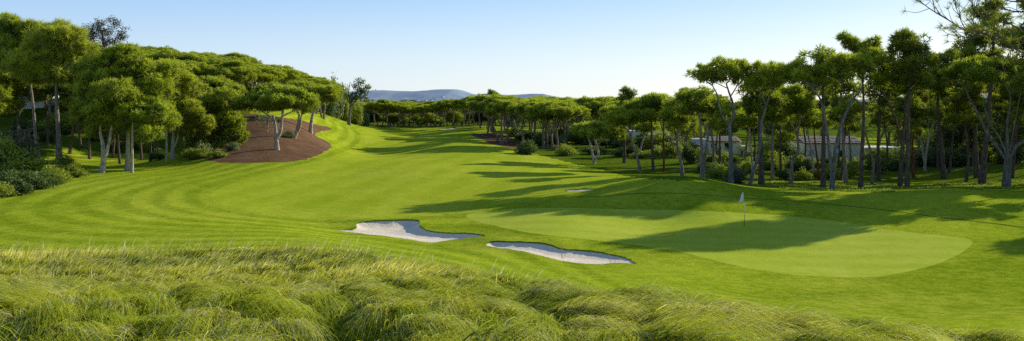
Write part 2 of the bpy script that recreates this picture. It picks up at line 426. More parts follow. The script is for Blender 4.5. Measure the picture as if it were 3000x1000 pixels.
WOOD = [poly_world(px_list(s), 20) for s in (
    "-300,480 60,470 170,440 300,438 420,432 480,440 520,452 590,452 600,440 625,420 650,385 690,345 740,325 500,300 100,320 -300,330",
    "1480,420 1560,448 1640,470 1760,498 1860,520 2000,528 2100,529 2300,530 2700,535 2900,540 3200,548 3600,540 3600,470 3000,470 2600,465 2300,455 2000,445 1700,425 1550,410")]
M['shade_toned_floor'] = turf('shade_painted_wood_floor', (.055, .095, .006), (.21, .30, .02), .0, .7, .9, (.22, .23, .05))  # grass darkened in its colour to stand for tree shade
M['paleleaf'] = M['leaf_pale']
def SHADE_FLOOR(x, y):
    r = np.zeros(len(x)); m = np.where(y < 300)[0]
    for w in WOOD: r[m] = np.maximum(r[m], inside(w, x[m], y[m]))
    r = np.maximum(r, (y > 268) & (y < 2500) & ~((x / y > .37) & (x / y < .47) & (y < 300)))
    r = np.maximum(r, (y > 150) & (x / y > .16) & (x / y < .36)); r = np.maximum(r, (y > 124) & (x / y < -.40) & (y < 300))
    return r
build_ground()

# ------------------------------------------------------------------ foliage and wood builders
def unit(v): return v / np.maximum(np.linalg.norm(v, axis=-1, keepdims=True), 1e-9)
def tufts(c, axis, L, W, k, shade, rng, spread=.75):
    n = len(c)
    d = unit(axis[:, None, :] + spread * rng.normal(size=(n, k, 3)))
    s = unit(np.cross(d, rng.normal(size=(n, k, 3))))
    Ls = L * rng.uniform(.7, 1.25, (n, k, 1)); base = c[:, None, :] + d * Ls * .05
    v = np.stack([base - s * W / 2, base + s * W / 2, base + d * Ls], 2)          # n,k,3,3
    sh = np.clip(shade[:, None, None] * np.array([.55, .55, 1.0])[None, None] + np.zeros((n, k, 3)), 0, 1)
    return v.reshape(-1, 3), sh.reshape(-1)
def leaves(c, axis, L, W, k, shade, rng, spread=1.0):
    """small pointed quads"""
    n = len(c)
    d = unit(axis[:, None, :] * .6 + spread * rng.normal(size=(n, k, 3)))
    s = unit(np.cross(d, rng.normal(size=(n, k, 3))))
    o = c[:, None, :] + rng.normal(size=(n, k, 3)) * L * .8
    Ls = L * rng.uniform(.6, 1.2, (n, k, 1))
    v = np.stack([o, o + d * Ls * .5 + s * W / 2, o + d * Ls, o + d * Ls * .5 - s * W / 2], 2)
    sh = np.repeat(np.clip(shade[:, None] + rng.normal(size=(n, k)) * .12, 0, 1), 4)
    return v.reshape(-1, 3), sh
def clumps_of(blobs, cr, rng, cover=1.0, top=.35):
    """clump centres on and in the given ellipsoids (centre, radii)"""
    C, A, S = [], [], []
    for c, r in blobs:
        c = np.asarray(c, float); r = np.maximum(np.asarray(r, float), .15)
        area = 4 * math.pi * ((r[0] * r[1]) ** 1.6 + (r[0] * r[2]) ** 1.6 + (r[1] * r[2]) ** 1.6) ** (1 / 1.6) / 3 ** (1 / 1.6)
        n = max(4, int(cover * area * .62 / cr ** 2))
        d = unit(rng.normal(size=(n, 3)) + np.array([0, 0, top])); rad = np.where(rng.random((n, 1)) < .22, rng.uniform(1.0, 1.5, (n, 1)), rng.uniform(.5, 1.02, (n, 1)) ** .6)
        p = d * rad * r; flat = p[:, 2] < 0; p[flat, 2] *= .65
        C.append(c + p); A.append(unit(d + np.array([0, 0, .35])))
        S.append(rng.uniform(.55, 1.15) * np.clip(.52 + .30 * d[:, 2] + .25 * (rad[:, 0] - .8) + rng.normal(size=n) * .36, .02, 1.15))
    return np.vstack(C), np.vstack(A), np.concatenate(S)
def break_up(blobs, rng):
    out = []
    for c, r in blobs:
        r = np.asarray(r, float); m = 4 if r.max() > .9 else 2
        for _ in range(m):
            d = rng.normal(size=3); d /= np.linalg.norm(d); out.append((np.asarray(c) + d * r * rng.uniform(.35, .75), r * rng.uniform(.38, .66) + .05))
    return out
def crown(blobs, rng, cr=.6, tpc=24, L=.34, W=.09, k=6, cover=1.0, kind='needle', spread=.75, top=.35):
    if kind == 'needle': cr *= .88; tpc = int(tpc * .62); W *= 1.35; L *= 1.25; k = 5; blobs = break_up(blobs, rng)
    C, A, S = clumps_of(blobs, cr, rng, cover * .66, top)
    n = len(C); cr = cr * rng.uniform(.65, 1.35, (n, 1, 1))
    d = unit(rng.normal(size=(n, tpc, 3)) + A[:, None, :] * .75)
    p = C[:, None, :] + d * np.array([1, 1, .72]) * cr * rng.uniform(.5, .95, (n, tpc, 1))
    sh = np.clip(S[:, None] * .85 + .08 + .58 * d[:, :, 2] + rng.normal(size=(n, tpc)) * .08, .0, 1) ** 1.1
    p = p.reshape(-1, 3); d = d.reshape(-1, 3); sh = sh.ravel()
    if kind == 'needle':
        v, s = tufts(p, d, L, W, k, sh, rng, spread); f = np.arange(len(v)).reshape(-1, 3)
    else:
        v, s = leaves(p, d, L, W, k, sh, rng); f = np.arange(len(v)).reshape(-1, 4)
    return v, f, s, C
def catmull(pts, m=5):
    pts = np.asarray(pts, float)
    if len(pts) < 3: 
        t = np.linspace(0, 1, m + 1)[:, None]; return pts[0] * (1 - t) + pts[-1] * t
    q = np.vstack([2 * pts[0] - pts[1], pts, 2 * pts[-1] - pts[-2]]); out = []
    for i in range(1, len(q) - 2):
        p0, p1, p2, p3 = q[i - 1:i + 3]
        for t in np.arange(m) / m:
            out.append(.5 * (2 * p1 + (p2 - p0) * t + (2 * p0 - 5 * p1 + 4 * p2 - p3) * t * t + (3 * p1 - p0 - 3 * p2 + p3) * t ** 3))
    out.append(q[-2]); return np.array(out)
class Wood:
    def __init__(s): s.v, s.f, s.n = [], [], 0
    def tube(s, pts, r0, r1, sides=7, m=4, flare=0.0):
        p = catmull(pts, m); n = len(p)
        t = np.linspace(0, 1, n); r = r0 + (r1 - r0) * t + flare * r0 * np.exp(-t * n / 1.6)
        tan = unit(np.gradient(p, axis=0)); ref = np.array([.31, .95, .05]); ref = np.where(np.abs(tan @ ref)[:, None] > .95, np.array([1., 0, 0]), ref)
        a = unit(np.cross(tan, ref)); b = np.cross(tan, a)
        an = np.arange(sides) / sides * 2 * math.pi
        ring = p[:, None, :] + r[:, None, None] * (a[:, None, :] * np.cos(an)[None, :, None] + b[:, None, :] * np.sin(an)[None, :, None])
        i = np.arange(n - 1)[:, None] * sides; j = np.arange(sides); jn = (j + 1) % sides
        q = np.stack([i + j, i + jn, i + sides + jn, i + sides + j], -1).reshape(-1, 4) + s.n
        s.v.append(ring.reshape(-1, 3)); s.f.append(q); s.n += n * sides
        return p
    def mesh(s, name, m): return np_mesh(name, np.vstack(s.v), np.vstack(s.f), None, True, [m])

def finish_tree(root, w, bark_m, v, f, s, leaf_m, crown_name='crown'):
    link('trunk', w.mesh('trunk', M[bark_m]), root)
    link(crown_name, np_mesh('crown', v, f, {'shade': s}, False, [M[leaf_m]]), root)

# ---- one-off trees drawn from their stems and foliage masses
def hero(name, label, Y, stems, blobs, leaf='pine', barkm='bark', seed=0, cr=.55, cover=.9, L=.36, W=.075, tpc=22, k=6, group=None, cat='pine tree', depth=1.0, kind='needle', flat=.9, twigs=5, base=None, top=.35):
    rng = np.random.default_rng(seed + 100)
    sc = Y / F
    bpx, bpy_ = stems[0][0][0], stems[0][0][1]
    b = P(bpx, bpy_, Y); bx, by = b[0], b[1]
    bz = gz(bx, by)
    root = thing(name, (bx, by, bz), label, cat, group)
    o = np.array([bx, by, bz])
    w = Wood(); ends = []
    for si, st in enumerate(stems):
        pts = [P(a, c, Y) - o for a, c, _ in st]
        if si == 0: pts[0][2] = -.25
        dy = rng.normal() * .5
        for i in range(len(pts)):
            pts[i] = pts[i] + np.array([0, (dy * i / len(pts) if si else dy * .6 * i / len(pts)), 0])
        if si and len(stems) > 1:                     # start forks on the parent stem
            pts[0] = ends[0][np.argmin(((ends[0] - pts[0]) ** 2)[:, [0, 2]].sum(1))] if ends else pts[0]
        p = w.tube(pts, st[0][2] * sc / 2, st[-1][2] * sc / 2, 9, 4, .35 if si == 0 else 0)
        ends.append(p)
    allp = np.vstack(ends); tips = [e[-1] for e in ends]
    B = []
    for i, (a, c, rx, ry) in enumerate(blobs):
        ce = P(a, c, Y) - o; ce[1] += rng.uniform(-.45, .45) * depth * rx * sc * 1.6
        R = np.array([rx * sc, rx * sc * flat, ry * sc]); B.append((ce, R))
        hi = allp[allp[:, 2] > .35 * max(t[2] for t in tips)]
        dd = ((hi - ce) ** 2).sum(1) + np.maximum(0, hi[:, 2] - ce[2]) ** 2 * 6; s0 = hi[np.argmin(dd)]
        mid = (s0 + ce) / 2 + np.array([0, 0, -.1 * np.linalg.norm(ce - s0)]) + rng.normal(size=3) * .15
        br = w.tube([s0, mid, ce - np.array([0, 0, R[2] * .2])], .075, .03, 5, 4)
        for _ in range(twigs):
            d = unit(rng.normal(size=3) + np.array([0, 0, .2])); tgt = ce + d * R * .85
            st0 = br[rng.integers(len(br) // 2, len(br))]
            w.tube([st0, (st0 + tgt) / 2 + rng.normal(size=3) * .15, tgt], .03, .012, 4, 3)
    if px_open(bpx): cover *= .60; L *= 1.12
    v, f, s, C = crown(B, rng, cr, tpc, L, W, k, cover, kind, .75, top)
    finish_tree(root, w, barkm, v, f, s, leaf)
    return root
def px_open(px): return px > 1990          # the tall group at right has see-through crowns

def S(*a):      # stem: (px, py, width) triples written flat
    return [a[i:i + 3] for i in range(0, len(a), 3)]

# ---- general umbrella pine and tall pine for the belts; unit: metres, made at about 9.5 m
def umbrella(seed, H=9.5, R=3.9, thick=1.3, lean=.6, fork=.5, leaf='pine', barkm='bark', name='stone_pine', cover=1.0, cr=.58, tpc=24, L=.36):
    rng = np.random.default_rng(seed); root = thing(name, (0, 0, 0), 'x', 'pine tree')
    w = Wood()
    a = rng.uniform(0, 2 * math.pi); top = np.array([math.cos(a) * lean, math.sin(a) * lean, H * fork])
    p = w.tube([(0, 0, -.3), top * np.array([.35, .35, .35]) + rng.normal(size=3) * .12, top * .7 + rng.normal(size=3) * .12, top], .24, .17, 8, 4, .3)
    blobs = []
    n = int(9 * (R / 3.9) ** 2) + 2
    pts = []
    for _ in range(400):
        q = rng.uniform(-1, 1, 2)
        if q @ q < 1 and all(((q - t) ** 2).sum() > (1.55 / math.sqrt(n)) ** 2 * .8 for t in pts): pts.append(q)
        if len(pts) >= n: break
    for q in pts:
        rr = math.sqrt(q @ q); z = H - .5 - thick * 1.15 * rr ** 2 + rng.normal() * .22
        c = np.array([top[0] * 1.3 + q[0] * R * .82, top[1] * 1.3 + q[1] * R * .82, z - .35])
        blobs.append((c, (R * .40, R * .40, thick * .55 * rng.uniform(.8, 1.2))))
        s0 = p[-1 - rng.integers(0, 4)]
        w.tube([s0, s0 * .45 + c * .55 + np.array([0, 0, -.45 * (1 - .4 * rr)]) + rng.normal(size=3) * .2, c], .10, .035, 5, 4)
    v, f, s, C = crown(blobs, rng, cr, tpc, L, .08, 6, cover)
    finish_tree(root, w, barkm, v, f, s, leaf)
    return root
def tallpine(seed, H=14, leaf='pine_dark', barkm='bark_dark', name='maritime_pine', R=3.0):
    rng = np.random.default_rng(seed); root = thing(name, (0, 0, 0), 'x', 'pine tree')
    w = Wood(); a = rng.uniform(0, 6.28); ln = rng.uniform(.2, .9)
    top = np.array([math.cos(a) * ln, math.sin(a) * ln, H - .8])
    p = w.tube([(0, 0, -.3), top * .3 + rng.normal(size=3) * .2, top * .65 + rng.normal(size=3) * .25, top], .22, .06, 8, 5, .3)
    blobs = []
    for i in range(10):
        z = H * rng.uniform(.55, .97); rr = R * (1.1 - (z / H - .5) * 1.2) * rng.uniform(.25, .85); an = rng.uniform(0, 6.28)
        c = np.array([top[0] * z / H + math.cos(an) * rr, top[1] * z / H + math.sin(an) * rr, z])
        blobs.append((c, (rng.uniform(.9, 1.5), rng.uniform(.9, 1.5), rng.uniform(.45, .75))))
        s0 = p[np.argmin(np.abs(p[:, 2] - (z - .6)))]
        w.tube([s0, (s0 + c) / 2 + np.array([0, 0, -.15]), c], .07, .025, 5, 4)
    v, f, s, C = crown(blobs, rng, .55, 22, .38, .07, 6, .85)
    finish_tree(root, w, barkm, v, f, s, leaf)
    return root
def roundtree(seed, leaf='leaf', H=6.0, R=2.6):
    rng = np.random.default_rng(seed); root = thing('round_tree', (0, 0, 0), 'x', 'tree'); w = Wood(); blobs = []
    p = w.tube([(0, 0, -.3), (rng.normal() * .2, rng.normal() * .2, H * .3), (0, 0, H * .7)], .16, .06, 7, 4, .3)
    for i in range(9):
        an = rng.uniform(0, 6.28); z = rng.uniform(.25, .88); rr = R * rng.uniform(.15, .75) * (1.1 - .6 * abs(z - .45)); c = np.array([math.cos(an) * rr, math.sin(an) * rr, H * z])
        blobs.append((c, (R * rng.uniform(.3, .5), R * rng.uniform(.3, .5), H * rng.uniform(.09, .17)))); s0 = p[np.argmin(np.abs(p[:, 2] - (c[2] - .7)))]; w.tube([s0, (s0 + c) / 2, c], .05, .02, 5, 3)
    v, f, s, C = crown(blobs, rng, .5, 18, .3, .15, 4, .85, 'leaf'); finish_tree(root, w, 'bark', v, f, s, leaf); return root
def shrub(seed, leaf='leaf', R=1.0, H=1.3, name='shrub', L=.17, kind='leaf', cover=.75, nb=9):
    rng = np.random.default_rng(seed); root = thing(name, (0, 0, 0), 'x', 'shrub')
    w = Wood(); blobs = []
    for i in range(nb):
        an = rng.uniform(0, 6.28); rr = R * rng.uniform(.1, .85)
        c = np.array([math.cos(an) * rr, math.sin(an) * rr, H * rng.uniform(.15, .40 + .45 * (1 - rr / R))])
        blobs.append((c, (R * rng.uniform(.22, .48), R * rng.uniform(.22, .48), H * rng.uniform(.18, .36))))
        w.tube([(rng.normal() * .08, rng.normal() * .08, -.1), c * .5 + rng.normal(size=3) * .06, c], .03, .012, 5, 3)
    v, f, s, C = crown(blobs, rng, .28, 16, L, L * .55, 4, cover, kind)
    link('stems', w.mesh('stems', M['bark_dark']), root)
    link('foliage', np_mesh('foliage', v, f, {'shade': s}, False, [M[leaf]]), root)
    return root

# ================================================================== trees on the left
LG = None
hero('long_needled_pine', 'tall long-needled pine with a thick straight trunk behind the low bushes at far left', 104,
     [S(174, 476, 17, 173, 420, 15, 170, 350, 13, 167, 270, 11, 172, 180, 6)],
     [(190, 122, 85, 40), (128, 150, 66, 40), (232, 165, 60, 40), (170, 196, 105, 40), (232, 222, 55, 30), (110, 222, 62, 34), (250, 270, 35, 28), (150, 105, 40, 22)],
     'pine_soft', 'bark', 1, L=.55, W=.06, cr=.6, tpc=24, cover=1.15, depth=1.0, cat='pine tree')
hero('long_needled_pine', 'tallest pine at the left edge of the photo, with a slim trunk carrying bare stubs', 110,
     [S(112, 470, 11, 104, 400, 10, 95, 300, 9, 80, 200, 7, 60, 90, 4), S(100, 352, 3, 75, 356, 2), S(102, 372, 3, 80, 378, 2)],
     [(45, 70, 42, 26), (80, 100, 55, 28), (25, 115, 50, 36), (60, 150, 60, 38), (15, 180, 52, 36), (70, 215, 60, 32), (20, 232, 55, 28), (105, 92, 35, 22)],
     'pine_soft', 'bark', 2, L=.5, W=.06, cr=.55, tpc=22, cover=1.0, cat='pine tree')
hero('stone_pine', 'pine leaning off the left edge of the photo with dark lower foliage', 116,
     [S(-20, 480, 14, -15, 400, 12, -10, 250, 9)],
     [(-30, 150, 60, 40), (-60, 210, 70, 40), (-20, 260, 60, 30), (-80, 120, 60, 40), (-10, 310, 50, 26)], 'pine', 'bark', 3, L=.45, W=.06)
hero('stone_pine', 'full round pine on a forked pale trunk, nearest the camera on the left lawn', 92,
     [S(297, 508, 17, 303, 470, 15, 300, 420, 11, 292, 380, 9, 300, 310, 5), S(303, 468, 12, 316, 430, 11, 324, 380, 9, 330, 290, 5)],
     [(300, 330, 72, 42), (340, 270, 80, 50), (285, 270, 60, 44), (390, 310, 60, 44), (330, 205, 70, 40), (258, 330, 40, 30), (372, 365, 48, 28), (300, 382, 44, 18), (270, 225, 55, 40)],
     'pine_soft', 'bark_pale', 4, L=.40, W=.065, cover=1.15)
hero('stone_pine', 'broad dense pine on a thick straight pale trunk beside a thin one', 95,
     [S(374, 495, 15, 375, 440, 14, 377, 370, 12, 385, 260, 7)],
     [(400, 240, 85, 52), (455, 290, 75, 52), (425, 350, 75, 40), (380, 185, 66, 34), (380, 300, 70, 45), (450, 215, 60, 42), (470, 350, 55, 40)],
     'pine', 'bark_pale', 5, L=.40, W=.07, cover=1.2, tpc=24)
hero('stone_pine', 'thin trunked pine standing just right of the thick pale trunk on the left lawn', 91,
     [S(387, 503, 8, 387, 430, 7, 388, 350, 5, 395, 330, 3)],
     [(400, 345, 40, 26), (385, 318, 42, 28), (425, 385, 38, 24), (440, 335, 40, 30)], 'pine', 'bark_pale', 6, L=.38, cover=1.1)
hero('stone_pine', 'slender pole-like pine left of the double trunk at the shaded wood edge', 106,
     [S(487, 473, 7, 488, 420, 6, 489, 350, 4)],
     [(485, 300, 66, 44), (505, 240, 66, 44), (470, 345, 42, 28), (520, 345, 40, 28)], 'pine', 'bark_pale', 7, L=.38, cover=1.15)
hero('stone_pine', 'pine with a pale straight trunk and a curved second stem, right of the slender pole', 108,
     [S(505, 466, 12, 506, 410, 10, 508, 340, 8, 515, 290, 4), S(508, 440, 6, 519, 410, 6, 524, 380, 5, 524, 340, 4)],
     [(520, 330, 60, 40), (565, 340, 46, 32), (545, 275, 62, 44), (585, 355, 34, 24), (500, 215, 66, 38), (560, 380, 34, 18)], 'pine_soft', 'bark_pale', 8, L=.38, cover=1.15)
hero('stone_pine', 'bushy bright green pine with foliage down to the ground, left of the mulch bed', 113,
     [S(650, 458, 12, 648, 420, 10, 646, 330, 5)],
     [(650, 305, 66, 38), (682, 350, 46, 40), (636, 385, 62, 40), (600, 335, 52, 38), (612, 428, 60, 24), (690, 395, 32, 30), (650, 435, 50, 24), (575, 400, 44, 36)], 'pine', 'bark', 9, L=.36, cover=1.25, top=.1)
hero('stone_pine', 'umbrella pine on a forked pale trunk in the middle of the mulch bed', 108,
     [S(811, 453, 17, 811, 428, 14, 808, 402, 11, 806, 370, 8, 800, 338, 6), S(812, 412, 11, 822, 385, 11, 826, 350, 9, 830, 322, 5), S(806, 352, 5, 780, 335, 4, 755, 322, 3), S(828, 345, 5, 850, 330, 4, 872, 322, 3)],
     [(815, 285, 70, 22), (760, 296, 52, 24), (868, 296, 48, 24), (815, 308, 74, 16), (718, 308, 34, 16), (790, 270, 48, 18), (850, 275, 44, 18)], 'pine', 'bark_pale', 10, L=.34, cover=1.25, twigs=6)
hero('stone_pine', 'pine with two leaning stems on the mulch slope, right of the forked umbrella pine', 121,
     [S(858, 412, 13, 868, 392, 12, 874, 365, 10, 877, 335, 6), S(868, 394, 9, 879, 372, 9, 883, 345, 7, 890, 325, 4)],
     [(880, 296, 46, 24), (842, 278, 38, 20), (900, 312, 26, 16), (865, 310, 44, 15)], 'pine', 'bark_pale', 11, L=.34, cover=1.3)
hero('stone_pine', 'last pine of the left slope, pale forked trunk at the upper tip of the mulch', 139,
     [S(909, 371, 11, 914, 348, 10, 921, 325, 8, 925, 300, 5), S(920, 330, 6, 935, 313, 5, 948, 300, 3)],
     [(925, 280, 50, 22), (960, 275, 36, 18), (888, 262, 48, 22), (905, 296, 40, 14), (975, 290, 16, 12)], 'pine', 'bark_pale', 12, L=.36, cover=1.25)
hero('stone_pine', 'dark rounded pine crown standing up above the left hillside canopy', 168,
     [S(712, 330, 8, 710, 230, 6)], [(715, 186, 38, 14), (690, 198, 38, 14), (738, 200, 28, 14), (665, 203, 22, 8), (715, 205, 40, 14)], 'pine_dark', 'bark', 13, L=.42, cover=1.2)
hero('broadleaf_tree', 'feathery dark brownish tree rising above the pines against the sky at upper left', 150,
     [S(310, 330, 12, 310, 200, 9, 300, 90, 4), S(309, 190, 6, 340, 110, 3), S(309, 170, 5, 268, 105, 3)],
     [(285, 85, 40, 22), (330, 82, 30, 20), (300, 115, 46, 24), (350, 112, 26, 24), (262, 102, 22, 18), (375, 145, 16, 12), (330, 140, 40, 20), (270, 135, 30, 22)],
     'leaf_rust', 'bark_dark', 14, L=.3, W=.16, cover=.36, kind='leaf', tpc=14, k=3, cat='tree')
hero('young_tree', 'small pale-leaved young tree on the mulch bed behind the forked pine', 122,
     [S(783, 404, 5, 783, 380, 4, 784, 350, 3)], [(783, 362, 20, 14), (770, 350, 14, 10), (796, 350, 14, 10)], 'leaf_pale', 'bark_pale', 15, L=.25, W=.13, cover=.5, kind='leaf', tpc=10, k=3, cat='tree')

def put_shrub(proto, px, py, w_px, name_label, group=None, hs=1.0, Y=None):
    if Y is None: x, y = hit(px, py)
    else: y = Y; x = (px - CX) / F * Y
    s = w_px / F * y / 2.3
    return dup(proto, (x, y, gz(x, y)), random.uniform(0, 6), (s, s, s * hs), name_label, group)
def hide_src(r):
    for c in list(r.children): bpy.data.objects.remove(c)
    bpy.data.objects.remove(r)

sh_leaf = [shrub(200 + i, 'leaf', 1.0, 1.3) for i in range(3)]
sh_dark = [shrub(210 + i, 'leaf_dark', 1.0, 1.3) for i in range(3)]
sh_pale = [shrub(220 + i, 'leaf_pale', 1.0, 1.2) for i in range(2)]
sh_grey = shrub(230, 'leaf_grey', 1.0, 1.4, cover=.5)

for i, (px, py, w) in enumerate([(20, 560, 110), (90, 545, 110), (150, 530, 100), (205, 512, 80), (40, 520, 130), (120, 505, 110), (195, 490, 70), (-40, 560, 130), (-70, 510, 140), (60, 572, 70), (125, 554, 80), (0, 578, 90), (170, 540, 80), (225, 520, 60), (10, 535, 120), (75, 520, 120), (160, 508, 90)]):
    put_shrub((sh_leaf + sh_dark + sh_leaf)[(i * 2 + 3) % 9], px, py, w * random.uniform(.9, 1.25), 'dark leafy bush in the low thicket at the bottom left edge of the lawn', 'bushes of the left thicket', .62)
put_shrub(sh_leaf[0], 25, 480, 130, 'yellow-green bush, tallest and lightest of the left thicket', None, 1.25, 88)
put_shrub(sh_grey, 35, 430, 150, 'grey twiggy half-bare bush at the far left edge above the yellow-green one', None, 1.1, 96)
put_shrub(sh_dark[0], 468, 468, 55, 'low green bush at the foot of the slender pole-like pine', None, .8)
put_shrub(sh_pale[0], 845, 388, 36, 'pale yellow-green shrub behind the forked umbrella pine on the mulch', None, .8, 120)
for i, (px, py, w) in enumerate([(560, 468, 70), (600, 462, 60), (640, 462, 60), (585, 455, 80), (680, 440, 50)]):
    put_shrub((sh_leaf + sh_pale)[i], px, py, w, 'low scrubby bush at the left corner of the mulch bed under the bushy pine', 'bushes at the left corner of the mulch bed', .7)
for i in range(16):                                             # scrub in the shade of the wood
    px = 60 + i * 34 + random.uniform(-12, 12); Y = random.uniform(122, 140)
    put_shrub((sh_dark + sh_leaf)[i % 6], px, 0, random.uniform(50, 90), 'dark bush deep in the shade behind the left lawn trunks', 'shade bushes behind the left lawn trunks', random.uniform(.8, 1.4), Y)

# generic pines
UM = [umbrella(300 + i, 9.5, R, th, ln, fk, cover=1.05) for i, (R, th, ln, fk) in enumerate([(3.9, 1.2, .5, .5), (4.4, 1.4, .9, .45), (3.5, 1.3, .4, .55), (4.1, 1.0, 1.2, .5), (3.2, 1.5, .7, .5), (4.6, 1.2, .3, .42)])]
TP = [tallpine(330 + i) for i in range(3)]
def put(proto, px, Y, H, label, group, base=9.5, wide=1.0, py=None):
    x = (px - CX) / F * Y
    s = H / base
    return dup(proto, (x, Y, gz(x, Y)), random.uniform(0, 6.28), (s * wide, s * wide, s), label, group)
def poisson(n, sampler, dmin, tries=6000):
    out = []
    for _ in range(tries):
        q = sampler()
        if q is None: continue
        if all((q[0] - t[0]) ** 2 + (q[1] - t[1]) ** 2 > dmin ** 2 for t in out): out.append(q)
        if len(out) >= n: break
    return out
for i, px in enumerate(range(470, 900, 26)):
    Y = 205 + 14 * (i % 3); x = (px - CX) / F * Y
    dup((sh_dark + sh_leaf)[i % 6], (x, Y, gz(x, Y) - .3), i, (3.2, 3.2, 3.6), 'tall scrub filling the gaps between trunks on the left hilltop', 'hilltop scrub at left')
for i, (px, Y, H) in enumerate([(205, 118, 11), (238, 124, 11), (262, 116, 10), (330, 120, 10), (352, 113, 10), (415, 118, 10), (440, 112, 10), (458, 122, 10), (540, 116, 9.5), (565, 121, 9.5), (140, 122, 12), (60, 118, 13)]):
    x = (px - CX) / F * Y; s = H / 14
    dup(TP[i % 3], (x, Y, gz(x, Y)), i * 1.9, (s * 1.15, s * 1.15, s), 'slim trunk standing in the shade behind the front pines of the left grove', 'slim shaded pines of the left grove')
def hill():
    Y = random.uniform(122, 215); px = random.uniform(-120, 975)
    if px < 230 and (Y < 132 or 60 < px < 135): return None
    x = (px - CX) / F * Y
    if (inside(MULCH_L, np.array([x]), np.array([Y]))[0] and not (px < 730 and Y > 124)) or (Y < 135 and px < 620) or (px > 700 and Y < 128): return None
    if px > 850 and Y < 188: return None
    return x, Y
for i, (x, Y) in enumerate(poisson(104, hill, 5.2, 9000)):
    h = random.uniform(7.6, 9.2)
    put(UM[i % 6], CX + F * x / Y, Y, h, 'rounded umbrella pine in the dense unbroken canopy covering the left hillside', 'pines of the left hillside canopy', wide=1.15)

# ------------------------------------------------------------------ the far end and the right belt
hero('half_bare_tree', 'half-bare tree with dead twigs and a leafy right side beyond the left slope', 228,
     [S(1022, 372, 10, 1024, 340, 8, 1030, 300, 6, 1045, 275, 4, 1060, 240, 2), S(1026, 318, 5, 1048, 285, 4, 1070, 265, 3, 1082, 255, 2), S(1026, 310, 4, 1010, 275, 3, 1002, 240, 2), S(1028, 305, 4, 1022, 270, 3, 1026, 242, 1.5), S(1018, 290, 2.5, 1000, 262, 1.5)],
     [(1055, 240, 10, 6), (1045, 252, 10, 5), (1075, 258, 8, 5), (1050, 270, 12, 7), (1065, 268, 10, 5), (1035, 285, 12, 9), (1045, 292, 12, 8), (1070, 285, 6, 4)],
     'leaf_dark', 'bark_grey', 20, L=.5, W=.3, cr=.5, cover=.45, kind='leaf', tpc=10, k=3, cat='tree', twigs=2)
for i, (px, w, h) in enumerate([(968, 46, 9), (985, 50, 10), (1003, 44, 8.5), (1045, 40, 7), (1062, 36, 6), (950, 40, 8)]):
    Y = 232 + i * 5; x = (px - CX) / F * Y
    dup((sh_pale + sh_leaf)[i % 4], (x, Y, gz(x, Y)), i, (w / F * Y / 2.1, w / F * Y / 2.1, h / 1.3), 'pale loose-leaved tree around the foot of the half-bare tree', 'pale trees around the half-bare tree')
FAR = [(1095, 262, 8.2), (1118, 270, 8.4), (1137, 258, 9.0), (1170, 259, 8.0), (1185, 280, 8.0), (1228, 262, 7.2), (1252, 275, 7.4), (1275, 268, 7.8)]
for i, (px, Y, h) in enumerate(FAR):
    put(UM[(i * 5 + 2) % 6], px, Y, h, 'small umbrella pine standing free beyond the end of the fairway', 'pines beyond the end of the fairway', wide=1.0)
for i, (px, Y) in enumerate(poisson(46, lambda: (random.uniform(960, 1420), random.uniform(275, 400)), 13)):
    put(UM[i % 6], px, Y, random.uniform(7, 8.6), 'umbrella pine in the wood beyond the far end of the fairway', 'pines of the wood beyond the fairway', wide=1.15)
BELT = [(1300, 262, 294), (1330, 258, 292), (1357, 252, 290), (1373, 246, 288), (1388, 250, 284), (1407, 235, 286), (1427, 205, 282), (1447, 205, 280), (1458, 172, 284), (1469, 158, 290), (1485, 168, 284), (1505, 195, 290), (1520, 200, 288), (1527, 152, 300),
        (1593, 150, 296), (1606, 152, 300), (1619, 147, 302), (1634, 149, 300), (1650, 154, 300), (1570, 172, 294), (1545, 185, 290), (1660, 170, 294), (1690, 175, 292), (1555, 215, 284), (1600, 200, 287), (1640, 205, 285)]
for i, (px, Y, top) in enumerate(BELT):
    x = (px - CX) / F * Y; h = CZ - (top - HY) / F * Y - gz(x, Y)
    near = Y < 215 and px < 1535
    put(UM[(i * 7 + 1) % 6], px, Y, h, 'pale-trunked umbrella pine by the small mulch bed right of the fairway' if near else 'umbrella pine in the front row of the belt right of the fairway',
        'pines around the small mulch bed' if near else 'front row of the right pine belt', wide=1.05)
hero('stone_pine', 'round pine crown on a tall stem standing just above the right belt skyline', 215, [S(1440, 385, 8, 1440, 300, 5)], [(1442, 273, 14, 6), (1425, 285, 12, 6), (1450, 283, 14, 6)], 'pine_dark', 'bark', 21, L=.4, cover=1.2)
def rbelt():
    Y = random.uniform(165, 300); px = random.uniform(1420, 2010); x = (px - CX) / F * Y
    if px < 1500 and Y < 215: return None
    return x, Y
for i, (x, Y) in enumerate(poisson(52, rbelt, 7.5)):
    top = random.uniform(286, 300) if x / Y > .05 else random.uniform(290, 300)
    h = min(CZ - (top - HY) / F * Y - gz(x, Y), 12)
    put(UM[i % 6], CX + F * x / Y, Y, h, 'umbrella pine packed into the broad canopy right of the fairway', 'pines of the right canopy', wide=1.1)
RT = [roundtree(500 + i, l, 6.0, r) for i, (l, r) in enumerate([('leaf', 2.6), ('leaf_dark', 2.9), ('pine', 2.4), ('leaf', 3.1)])]
def rround():
    Y = random.uniform(140, 235); px = random.uniform(1985, 3060); x = (px - CX) / F * Y
    if Y < 165 and 2030 < px < 2690: return None
    if (2385 < px < 2640 and Y > 165) or (2215 < px < 2250): return None
    return x, Y
for i, (x, Y) in enumerate(poisson(34, rround, 6)):
    dup(RT[i % 4], (x, Y, gz(x, Y)), i * 1.7, (1, 1, (random.uniform(4.5, 7.5)) / 6), 'rounded leafy tree filling the background between the tall trunks', 'rounded background trees at right')
def fround():
    Y = random.uniform(268, 345); px = random.uniform(960, 1440); return (px - CX) / F * Y, Y
